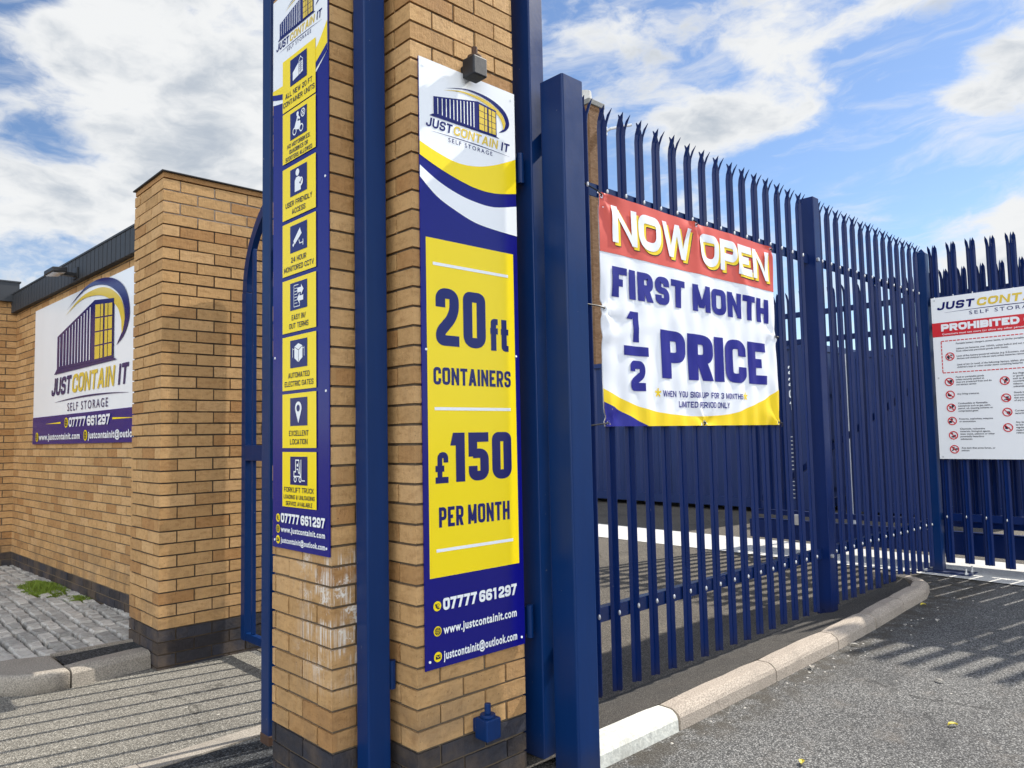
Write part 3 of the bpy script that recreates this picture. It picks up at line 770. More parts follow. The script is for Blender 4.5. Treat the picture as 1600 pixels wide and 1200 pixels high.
# lump of old mortar at the foot of the pier
b = bmesh.new(); bmesh.ops.create_icosphere(b, subdivisions=4, radius=1.0)
for v in b.verts:
    n_ = noise.noise(v.co * 1.7) * .3 + noise.noise(v.co * 5) * .14 + noise.noise(v.co * 13) * .05
    v.co = v.co * (1 + n_); v.co = Vector((v.co.x * .17, v.co.y * .07, max(-.02, v.co.z * .055)))
me = bpy.data.meshes.new('mortar_lump'); b.to_mesh(me); b.free(); me.materials.append(M['chip'])
ml = bpy.data.objects.new('mortar_lump', me); ml.location = (2.04, 2.235, 0.02); COL.objects.link(ml)
tag(ml, 'rough lump of pale spilt mortar at the foot of the gate pier', 'mortar lump')

# moss tufts on the cobbles
def moss(x, y, rx, ry, h, n, label):
    p = MB(); q = random.Random(int(x * 100))
    for i in range(n):
        a, d = q.uniform(0, 2 * pi), sqrt(q.random())
        px, py = x + rx * d * cos(a), y + ry * d * sin(a); hh = h * (1.1 - d * .8) * q.uniform(.6, 1.2)
        an = q.uniform(0, 2 * pi); w = q.uniform(.003, .006); lx, ly = q.uniform(-.03, .03), q.uniform(-.03, .03)
        c, s = cos(an) * w, sin(an) * w
        p.face([(px - c, py - s, .085), (px + c, py + s, .085), (px + lx * .6 + c * .6, py + ly * .6 + s * .6, .085 + hh * .7), (px + lx * .6 - c * .6, py + ly * .6 - s * .6, .085 + hh * .7)])
        p.face([(px + lx * .6 - c * .6, py + ly * .6 - s * .6, .085 + hh * .7), (px + lx * .6 + c * .6, py + ly * .6 + s * .6, .085 + hh * .7), (px + lx, py + ly, .085 + hh)])
    tag(p.build('grass_tuft', M['moss']), label, 'grass tuft', kind='thing')
moss(1.70, 8.05, 0.17, 0.52, 0.055, 4200, 'large bright green grass tuft growing between the cobbles')
moss(1.80, 7.27, 0.09, 0.20, 0.035, 1000, 'small low green grass tuft on the cobbles nearer the brick pier')
# ---------------------------------------------------------------- flood lamp, containers, chimney, far shed
def at_wall(s, z, d): return WA + wu * s + wn * d + Vector((0, 0, z))
fl = thing('flood_lamp', 'small black flood lamp on a bracket over the logo board', 'lamp', tuple(at_wall(2.07, 2.95, .06)))
p = MB(); p.obox(at_wall(1.94, 2.92, .16), wu * .26, wn * .12 + Vector((0, 0, -.012)), Vector((0, 0, .045))); p.build('housing', M['black'], fl, bevel=.008)
p = MB(); p.obox(at_wall(1.96, 2.914, .17), wu * .22, wn * .10 + Vector((0, 0, -.010)), Vector((0, 0, .005))); p.build('lens', M['glass'], fl)
p = MB(); p.obox(at_wall(2.03, 2.91, .056), wu * .07, wn * .12, Vector((0, 0, .03))); p.obox(at_wall(2.0, 2.89, .056), wu * .14, wn * .012, Vector((0, 0, .10))); p.build('bracket', M['black'], fl, bevel=.003)

def corrug(mb, o, u, n, L, z0, z1, pitch=0.278, depth=0.036):
    """trapezoid corrugated sheet"""
    o, u, n = Vector(o), Vector(u), Vector(n); s = 0.0; pts = []
    while s < L:
        for f, d in ((0, 0), (.25, 0), (.38, -depth), (.75, -depth), (.88, 0)):
            if s + f * pitch <= L: pts.append((s + f * pitch, d))
        s += pitch
    pts.append((L, 0))
    for (a, da), (b_, db) in zip(pts, pts[1:]):
        mb.face([o + u * a + n * da + Vector((0, 0, z0)), o + u * b_ + n * db + Vector((0, 0, z0)), o + u * b_ + n * db + Vector((0, 0, z1)), o + u * a + n * da + Vector((0, 0, z1))])
def container(label, o, u, v, L, Wd, z0, Hh, mat, name='shipping_container'):
    """o = near corner; long side along u (visible side normal -v), width along v; doors at the u=0 end"""
    o, u, v = Vector(o), Vector(u), Vector(v)
    t = thing(name, label, 'container', (o.x, o.y, 0))
    Z = Vector((0, 0, 1)); P = lambda a, b, z: o + u * a + v * b + Z * z
    f = MB()
    for a in (0, L - .12):
        for b in (0, Wd - .12): f.obox(P(a, b, z0), u * .12, v * .12, Z * Hh)
    for b in (0, Wd - .08):
        f.obox(P(.121, b, z0), u * (L - .242), v * .08, Z * .16); f.obox(P(.121, b, z0 + Hh - .09), u * (L - .242), v * .08, Z * .088)
    for a in (0, L - .1):
        f.obox(P(a, .121, z0), u * .1, v * (Wd - .242), Z * .15); f.obox(P(a, .121, z0 + Hh - .11), u * .1, v * (Wd - .242), Z * .108)
    f.build('corner_frame', mat, t)
    w = MB(); corrug(w, P(.12, .02, 0), u, -v, L - .24, z0 + .15, z0 + Hh - .08); w.build('side_wall', mat, t)
    w = MB(); corrug(w, P(.12, Wd - .02, 0), u, v, L - .24, z0 + .15, z0 + Hh - .08); w.build('side_wall', mat, t)
    r = MB(); r.obox(P(.02, .02, z0 + Hh - .025), u * (L - .04), v * (Wd - .04), Z * .02); r.obox(P(.1, .05, z0 + .13), u * (L - .2), v * (Wd - .1), Z * .02); r.obox(P(L - .06, .12, z0 + .15), u * .03, v * (Wd - .24), Z * (Hh - .26)); r.build('roof', mat, t)
    hw = (Wd - .25) / 2
    for i in range(2):
        b = .122 + i * (hw + .006)
        d = MB(); d.obox(P(.03, b, z0 + .152), u * .04, v * hw, Z * (Hh - .265))
        for zz in (.12, .95, 1.75): d.obox(P(.016, b + .06, z0 + .2 + zz * .98), u * .0135, v * (hw - .12), Z * .5)
        d = d.build('door', mat, t)
        for q in (.22, .78):
            k = MB(); k.tube([P(-.012, b + hw * q, z0 + .12), P(-.012, b + hw * q, z0 + Hh - .1)], .019, 8); k.build('locking_rod', M['whitepost'], d)
            k = MB(); k.obox(P(-.05, b + hw * q - .12, z0 + 1.02), u * .025, v * .24, Z * .035); k.build('handle', M['galv'], d)
    return t
c1 = container('long navy corrugated container seen side on behind the banner', (12.0, 5.60, 0), (0, 1, 0), (1, 0, 0), 6.06, 2.44, 0.09, 2.75, M['contblue'])
c2 = container('navy container with its locking rods towards the fence, right of the long container', (12.6, 2.72, 0), (1, 0, 0), (0, 1, 0), 6.06, 2.44, 0.06, 2.60, M['contblue'])

ch = thing('brick_chimney', 'tall brown brick chimney stack far behind the fence', 'chimney', (24.0, 20.0, 0))
x0, y0, cw = 25.95, 22.15, 1.25
a, m = MB(), MB()
cxy = (26.24, 21.97)
brick_face(a, cxy, (1, 0, 0), (0, -1, 0), 1.02, 4.0, 169, 0, seed=91, rec=.006); brick_face(a, cxy, (0, 1, 0), (-1, 0, 0), 1.02, 4.0, 169, 1, SL, seed=92, rec=.006)
m.box(cxy[0] + .008, cxy[0] + 1.01, cxy[1] + .008, cxy[1] + 1.01, 0, 16.66)
a.build('brickwork', M['brown'], ch); m.build('mortar', M['mortar'], ch)
p = MB(); p.box(cxy[0] - .06, cxy[0] + 1.08, cxy[1] - .06, cxy[1] + 1.08, 16.68, 16.93); p.build('coping', M['coping'], ch, bevel=.02)
p = MB(); p.tube([(cxy[0] + .38, cxy[1] + .55, 16.93), (cxy[0] + .38, cxy[1] + .55, 17.5)], [.33, .30], 20); p.build('chimney_pot', M['concrete'], ch)
cam_t = thing('security_camera', 'white security camera on an arm near the top of the brick chimney', 'camera', (27.3, 21.8, 15.6))
p = MB(); p.tube([(27.25, 21.96, 15.55), (27.25, 21.55, 15.62), (28.0, 20.9, 15.80)], .07, 8); p.build('arm', M['whitepost'], cam_t)
p = MB(); p.obox((27.0, 21.75, 15.35), (.28, 0, 0), (0, .21, 0), (0, 0, .42)); p.build('housing', M['whitepost'], cam_t, bevel=.03)

sh = thing('storage_shed', 'long low pale metal shed at the far end of the yard', 'building', (48, -6, 0))
p = MB(); corrug(p, (48, 9, 0), (0, -1, 0), (-1, 0, 0), 40, 0, 4.0, .9, .06); p.box(48.1, 62, -31, 9, 0, 3.98); p.build('wall', M['render'], sh)
p = MB(); p.obox((47.7, -31.2, 4.0), (7.4, 0, 1.3), (0, 40.4, 0), (0, 0, .12)); p.obox((55.1, -31.2, 5.3), (7.4, 0, -1.3), (0, 40.4, 0), (0, 0, .12)); p.build('roof', M['roofgrey'], sh)
for yy in (-2, -12):
    p = MB(); p.box(47.90, 47.96, yy - 4, yy, 0, 3.2); p.build('roller_door', M['roofgrey'], sh)
lp = thing('white_pole', 'slim white pole standing in front of the door end of a container', 'pole', (10.4, 4.25, 0))
p = MB(); p.tube([(10.4, 4.27, 0), (10.4, 4.27, 2.25)], .026, 12); p.build('pole', M['whitepost'], lp)
p = MB(); p.tube([(10.4, 4.27, 2.25), (10.4, 4.27, 2.42)], .045, 12); p.build('head', M['whitepost'], lp)

# fallen leaves and stone chips
def leaf(label, x, y, rz, s=1.0, mat='leaf'):
    p = MB(); n = 7
    for sd in (-1, 1):
        for i in range(n):
            a, b_ = i / n, (i + 1) / n
            w = lambda q: .016 * sin(pi * q) ** .7
            z = lambda q, e: .006 + .006 * sin(3 * q) + e * .010
            f = [((a - .5) * .06, 0, z(a, 0)), ((b_ - .5) * .06, 0, z(b_, 0)), ((b_ - .5) * .06, sd * w(b_), z(b_, 1)), ((a - .5) * .06, sd * w(a), z(a, 1))]
            p.face(f if sd > 0 else f[::-1])
    o = p.build('fallen_leaf', M[mat], weld=True); o.location = (x, y, 0); o.rotation_euler = (0, 0, rz); o.scale = (s, s, s)
    tag(o, label, 'leaf', 'fallen leaves on the drive')
leaf('bright yellow fallen leaf on the drive nearest the camera', 3.117, 1.551, .4, .75)
leaf('yellow fallen leaf in the middle of the sunlit drive', 3.985, 1.232, 2.4, .8)
leaf('curled pale fallen leaf in the open drive well away from the kerb', 4.617, 1.482, 1.2, .8, 'chip')
leaf('pale fallen leaf in the shade near the gate', 6.019, 1.921, .2, .9, 'chip')
leaf('withered leaf against the foot of the kerb nearest the fence middle post', 5.008, 2.10, 1.9, .9, 'chip')
leaf('small pale leaf against the foot of the kerb', 4.378, 2.09, .7, .9, 'chip')
leaf('yellowed leaf against the far curve of the kerb', 6.497, 2.17, 2.7, .9)
p = MB(); q = random.Random(3)
for i in range(160):
    if i < 42: x, y = q.uniform(.6, 2.1), 4.93 - abs(q.gauss(0, .12))
    elif 70 <= i < 130: x, y = q.uniform(2.9, 7.0), 2.09 - abs(q.gauss(0, .06))
    elif i < 70: x, y = q.uniform(0.3, 1.9), q.uniform(3.7, 4.9)
    else: x, y = q.uniform(4, 8), q.uniform(-1, 2.0)
    s = q.uniform(.003, .009) * (1.6 if q.random() > .93 else 1)
    pts = []
    for k in range(6):
        an = k * pi / 3 + q.uniform(-.3, .3); pts.append((x + cos(an) * s * q.uniform(.8, 1.5), y + sin(an) * s * q.uniform(.6, 1.1)))
    n = len(pts); top = [(x + (a - x) * .6, y + (b_ - y) * .6, s * .5) for a, b_ in pts]
    for k in range(n): p.face([(*pts[k], 0.001), (*pts[(k + 1) % n], 0.001), top[(k + 1) % n], top[k]])
    p.face(top)
tag(p.build('gravel_chips', M['chip']), kind='stuff')

# ---------------------------------------------------------------- lettering: heavy stroke letters drawn as strips
B_, T_, L_, R_ = -9, 9, -9, 9          # stroke ends that run to the full edge of the letter
GL = {
 'A': (.72, [('P', 0, 0, .5, 1), ('P', 1, 0, .5, 1), ('S', [(.22, .24), (.78, .24)], 0)]),
 'B': (.62, [('S', [(0, 0), (0, 1), (1, 1), (1, .5), (.1, .5)], 1), ('S', [(.1, .5), (1, .5), (1, 0), (0, 0), (0, .2)], 1), ('S', [(0, B_), (0, T_)], 0)]),
 'C': (.62, [('S', [(1, .66), (1, 1), (0, 1), (0, 0), (1, 0), (1, .34)], 1)]),
 'D': (.64, [('S', [(0, B_), (0, T_)], 0), ('S', [(0, 1), (1, 1), (1, 0), (0, 0)], 1)]),
 'E': (.52, [('S', [(0, B_), (0, T_)], 0), ('S', [(0, 1), (R_, 1)], 0), ('S', [(0, 0), (R_, 0)], 0), ('S', [(0, .5), (.9, .5)], 0)]),
 'F': (.50, [('S', [(0, B_), (0, T_)], 0), ('S', [(0, 1), (R_, 1)], 0), ('S', [(0, .48), (.92, .48)], 0)]),
 'G': (.64, [('S', [(1, .7), (1, 1), (0, 1), (0, 0), (1, 0), (1, .5), (.55, .5)], 1)]),
 'H': (.64, [('S', [(0, B_), (0, T_)], 0), ('S', [(1, B_), (1, T_)], 0), ('S', [(0, .5), (1, .5)], 0)]),
 'I': (0.0, [('S', [(.5, B_), (.5, T_)], 0)]),
 'J': (.50, [('S', [(1, T_), (1, 0), (0, 0), (0, .3)], 1)]),
 'K': (.66, [('S', [(0, B_), (0, T_)], 0), ('P', .12, .42, 1, 1), ('P', 1, 0, .3, .52)]),
 'L': (.50, [('S', [(0, B_), (0, T_)], 0), ('S', [(0, 0), (R_, 0)], 0)]),
 'M': (.80, [('S', [(0, B_), (0, T_)], 0), ('S', [(1, B_), (1, T_)], 0), ('P', .5, .15, .0, 1), ('P', .5, .15, 1, 1)]),
 'N': (.66, [('S', [(0, B_), (0, T_)], 0), ('S', [(1, B_), (1, T_)], 0), ('P', 1, 0, 0, 1)]),
 'O': (.66, [('S', [(.5, 1), (1, 1), (1, 0), (0, 0), (0, 1), (.5, 1)], 1)]),
 'P': (.60, [('S', [(0, B_), (0, T_)], 0), ('S', [(0, 1), (1, 1), (1, .42), (0, .42)], 1)]),
 'R': (.62, [('S', [(0, B_), (0, T_)], 0), ('S', [(0, 1), (1, 1), (1, .44), (0, .44)], 1), ('P', 1, 0, .5, .46)]),
 'S': (.60, [('S', [(1, .72), (1, 1), (0, 1), (0, .5), (1, .5), (1, 0), (0, 0), (0, .28)], 1)]),
 'T': (.60, [('S', [(L_, 1), (R_, 1)], 0), ('S', [(.5, B_), (.5, 1)], 0)]),
 'U': (.64, [('S', [(0, T_), (0, 0), (1, 0), (1, T_)], 1)]),
 'V': (.70, [('P', .5, 0, 0, 1), ('P', .5, 0, 1, 1)]),
 'W': (1.0, [('P', .25, 0, 0, 1), ('P', .25, 0, .5, 1), ('P', .75, 0, .5, 1), ('P', .75, 0, 1, 1)]),
 'X': (.68, [('P', 0, 0, 1, 1), ('P', 1, 0, 0, 1)]),
 'Y': (.68, [('P', .5, .42, 0, 1), ('P', .5, .42, 1, 1), ('S', [(.5, B_), (.5, .45)], 0)]),
 'Q': (.66, [('S', [(.5, 1), (1, 1), (1, 0), (0, 0), (0, 1), (.5, 1)], 1), ('P', 1, 0, .5, .35)]),
 '0': (.60, [('S', [(.5, 1), (1, 1), (1, 0), (0, 0), (0, 1), (.5, 1)], 1)]),
 '1': (.26, [('S', [(1, B_), (1, T_)], 0), ('P', 0, .74, .6, 1)]),
 '2': (.58, [('S', [(0, .70), (0, 1), (1, 1), (1, .56), (0, .18), (0, 0), (R_, 0)], 1)]),
 '3': (.58, [('S', [(0, .74), (0, 1), (1, 1), (1, .5), (.3, .5)], 1), ('S', [(.3, .5), (1, .5), (1, 0), (0, 0), (0, .26)], 1)]),
 '4': (.62, [('S', [(.8, B_), (.8, T_)], 0), ('P', 0, .26, .72, 1), ('S', [(L_, .26), (R_, .26)], 0)]),
 '5': (.58, [('S', [(R_, 1), (0, 1), (0, .5)], 0), ('S', [(0, .58), (1, .58), (1, 0), (0, 0), (0, .26)], 1)]),
 '6': (.60, [('S', [(1, .76), (1, 1), (0, 1), (0, 0), (1, 0), (1, .55), (.1, .55)], 1)]),
 '7': (.56, [('S', [(L_, 1), (R_, 1)], 0), ('P', .22, 0, 1, 1)]),
 '8': (.60, [('S', [(.5, 1), (1, 1), (1, .52), (0, .52), (0, 1), (.5, 1)], 1), ('S', [(.5, .5), (1, .5), (1, 0), (0, 0), (0, .5), (.5, .5)], 1)]),
 '9': (.60, [('S', [(0, .24), (0, 0), (1, 0), (1, 1), (0, 1), (0, .45), (.9, .45)], 1)]),
 '\u00a3': (.58, [('S', [(1, .70), (1, 1), (.25, 1), (.25, 0)], 1), ('S', [(L_, 0), (R_, 0)], 0), ('S', [(L_, .46), (.78, .46)], 0)]),
 'f': (.34, [('S', [(.25, B_), (.25, 1), (R_, 1)], 1), ('S', [(L_, .64), (R_, .64)], 0)]),
 't': (.34, [('S', [(.25, T_), (.25, 0), (R_, 0)], 1), ('S', [(L_, .64), (R_, .64)], 0)]),
 ',': (0.0, [('S', [(.5, -.16), (.5, .10)], 0)]), '&': (.66, [('S', [(.5, .5), (.85, .5), (.85, 1), (.15, 1), (.15, .5), (.5, .5)], 1), ('S', [(.5, .5), (0, .5), (0, 0), (.8, 0), (.8, .3)], 1), ('P', 1, 0, .3, .5)]),
 '-': (.34, [('S', [(L_, .45), (R_, .45)], 0)]),
 '/': (.4, [('P', 0, 0, 1, 1)]),
}
def stroke_path(pts, th, rad_=None, closed=False):
    """strip of half width th/2 along a rounded polyline -> list of (left, right); tight corners keep a sharp inside"""
    P = [Vector(p) for p in pts]; out = [(P[0], None)]
    for i in range(1, len(P) - 1):
        a, b, c = P[i - 1], P[i], P[i + 1]
        if (b - a).length < 1e-7 or (c - b).length < 1e-7: continue
        d1, d2 = (b - a).normalized(), (c - b).normalized()
        r = min(rad_ or 0, (b - a).length * .5, (c - b).length * .5)
        if r < 1e-6: out.append((b, None)); continue
        s, e = b - d1 * r, b + d2 * r
        inner = None
        if r < th * .75:
            n1, n2 = Vector((-d1.y, d1.x)), Vector((-d2.y, d2.x)); sg_ = 1 if d1.x * d2.y - d1.y * d2.x > 0 else -1
            m = (n1 + n2)
            if m.length > .3:
                inner = (b + m * (sg_ * (th / 2) / (1 + n1.dot(n2))), sg_)
        for k in range(9):
            t = k / 8; out.append((s * (1 - t) ** 2 + b * 2 * t * (1 - t) + e * t * t, inner))
    out.append((P[-1], None)); q = [out[0]]
    for p_ in out[1:]:
        if (p_[0] - q[-1][0]).length > 1e-7: q.append(p_)
    res = []; n = len(q)
    for i in range(n):
        if closed and i in (0, n - 1): d1, d2 = (q[n - 1][0] - q[n - 2][0]).normalized(), (q[1][0] - q[0][0]).normalized()
        else:
            d1 = (q[i][0] - q[i - 1][0]).normalized() if i else (q[1][0] - q[0][0]).normalized()
            d2 = (q[i + 1][0] - q[i][0]).normalized() if i < n - 1 else d1
        m = Vector((-(d1.y + d2.y), d1.x + d2.x)); m.normalize()
        w = th / 2 / max(.35, m.dot(Vector((-d1.y, d1.x))))
        l, r_ = q[i][0] + m * w, q[i][0] - m * w
        if q[i][1]:
            if q[i][1][1] > 0: l = q[i][1][0]
            else: r_ = q[i][1][0]
        res.append((l, r_))
    return res
def letters(mb, s, u0, v0, w, h, th, z, rnd=.62, gap=.13, shear=0.0, space=.30, asp=1.0):
    """heavy lettering filling the box (u0,v0,w,h) with stroke thickness th"""
    h *= asp
    wid = []
    for c in s: wid.append(space if c == ' ' else GL[c][0])
    # total = k*sum(w) + sum(th per glyph) + gaps
    n = len(s); fixed = sum(th for c in s if c != ' ') + (n - 1) * gap * th * 1.6
    k = (w - fixed) / max(1e-6, sum(wid)); x = u0; dz = 0.0
    for c, g in zip(s, wid):
        gw = k * g + (0 if c == ' ' else th)
        if c != ' ':
            mx = lambda a: x if a == L_ else (x + gw if a == R_ else x + th / 2 + a * (gw - th))
            my = lambda a: v0 if a == B_ else (v0 + h if a == T_ else v0 + th / 2 + a * (h - th))
            sh = lambda p: (p[0] + shear * (p[1] - v0) / asp, v0 + (p[1] - v0) / asp)
            for j, st in enumerate(GL[c][1]):
                zz = z + j * 0.00012
                if st[0] == 'S':
                    pts = [(mx(a), my(b_)) for a, b_ in st[1]]
                    closed = st[1][0] == st[1][-1]
                    rad_ = (min(gw - th, h - th) * rnd if st[2] else 0)
                    lr = stroke_path(pts, th, rad_, closed)
                    for (a, b_), (c_, d) in zip(lr, lr[1:]):
                        mb.face([(*sh(a), zz), (*sh(b_), zz), (*sh(d), zz), (*sh(c_), zz)])
                else:
                    _, a0, b0, a1, b1 = st; wx = th * (.86 if c in 'MNWV' else 1.08)
                    wx = min(wx, gw)
                    X = lambda a: x + a * (gw - wx)
                    yb = v0 + b0 * h; yt = v0 + b1 * h
                    mb.face([(*sh((X(a0), yb)), zz), (*sh((X(a0) + wx, yb)), zz), (*sh((X(a1) + wx, yt)), zz), (*sh((X(a1), yt)), zz)])
        x += gw + gap * th * 1.6
    return mb

def font_mesh(s, bold=0.018, track=1.08, shear=0.0):
    c = bpy.data.curves.new('lettering', 'FONT'); c.body = s; c.offset = bold; c.space_character = track; c.shear = shear; c.resolution_u = 3
    o = bpy.data.objects.new('lettering', c); COL.objects.link(o)
    dg = bpy.context.evaluated_depsgraph_get()
    me = bpy.data.meshes.new_from_object(o.evaluated_get(dg))
    bpy.data.objects.remove(o); bpy.data.curves.remove(c)
    return me
def font_text(mb, s, u0, v0, w, h, z, bold=0.018, track=1.08, shear=0.0, align='L', fit=True):
    """outline lettering: height h is the cap height box; width is fitted when w is given"""
    me = font_mesh(s, bold, track, shear)
    if not me.vertices: return
    xs_ = [v.co.x for v in me.vertices]; x0, x1 = min(xs_), max(xs_)
    sy = h / 0.70
    sx = (w / (x1 - x0)) if w else sy
    tw = (x1 - x0) * sx
    if align == 'C': u0 = u0 - tw / 2
    base = len(mb.v)
    mb.v += [(u0 + (v.co.x - x0) * sx, v0 + v.co.y * sy, z) for v in me.vertices]
    for p in me.polygons: mb.f.append(tuple(base + i for i in p.vertices)); mb.t.append(None)
    bpy.data.meshes.remove(me)

def poly(mb, pts, z): mb.face([(a, b_, z) for a, b_ in pts])
def disc(mb, u, v, r, z, n=24, ry=None):
    mb.face([(u + r * cos(2 * pi * i / n), v + (ry or r) * sin(2 * pi * i / n), z) for i in range(n)])
def ringd(mb, u, v, r, t, z, n=28):
    for i in range(n):
        a, b_ = 2 * pi * i / n, 2 * pi * (i + 1) / n
        mb.face([(u + r * cos(a), v + r * sin(a), z), (u + r * cos(b_), v + r * sin(b_), z), (u + (r - t) * cos(b_), v + (r - t) * sin(b_), z), (u + (r - t) * cos(a), v + (r - t) * sin(a), z)])
def seg(mb, a, b_, t, z):
    a, b_ = Vector(a), Vector(b_); d = (b_ - a).normalized(); n = Vector((-d.y, d.x)) * t / 2
    poly(mb, [a - n, b_ - n, b_ + n, a + n], z)
def rect(mb, u0, v0, u1, v1, z): poly(mb, [(u0, v0), (u1, v0), (u1, v1), (u0, v1)], z)
def strokep(mb, pts, t, z, r=0.0):
    lr = stroke_path(pts, t, r, pts[0] == pts[-1])
    for (a, b_), (c_, d) in zip(lr, lr[1:]): mb.face([(a[0], a[1], z), (b_[0], b_[1], z), (d[0], d[1], z), (c_[0], c_[1], z)])
def cat(pts, n=8):
    """catmull-rom through tuples"""
    P = [pts[0]] + list(pts) + [pts[-1]]; out = []
    for i in range(1, len(P) - 2):
        for k in range(n):
            t = k / n
            out.append(tuple(.5 * (2 * b_ + (c - a) * t + (2 * a - 5 * b_ + 4 * c - d) * t * t + (3 * b_ - a - 3 * c + d) * t ** 3) for a, b_, c, d in zip(P[i - 1], P[i], P[i + 1], P[i + 2])))
    out.append(tuple(pts[-1])); return out
def crescent(mb, pts, z, X):
    """pts (x, y, width) -> tapering strip through map X"""
    q = cat(pts); rows = []
    for i, (x, y, w) in enumerate(q):
        a, b_ = q[max(0, i - 1)], q[min(len(q) - 1, i + 1)]
        d = Vector((b_[0] - a[0], b_[1] - a[1])).normalized(); n = Vector((-d.y, d.x)) * max(w, .0004) / 2
        rows.append((X((x + n.x, y + n.y)), X((x - n.x, y - n.y))))
    for (a, b_), (c, d) in zip(rows, rows[1:]): mb.face([(*a, z), (*b_, z), (*d, z), (*c, z)])

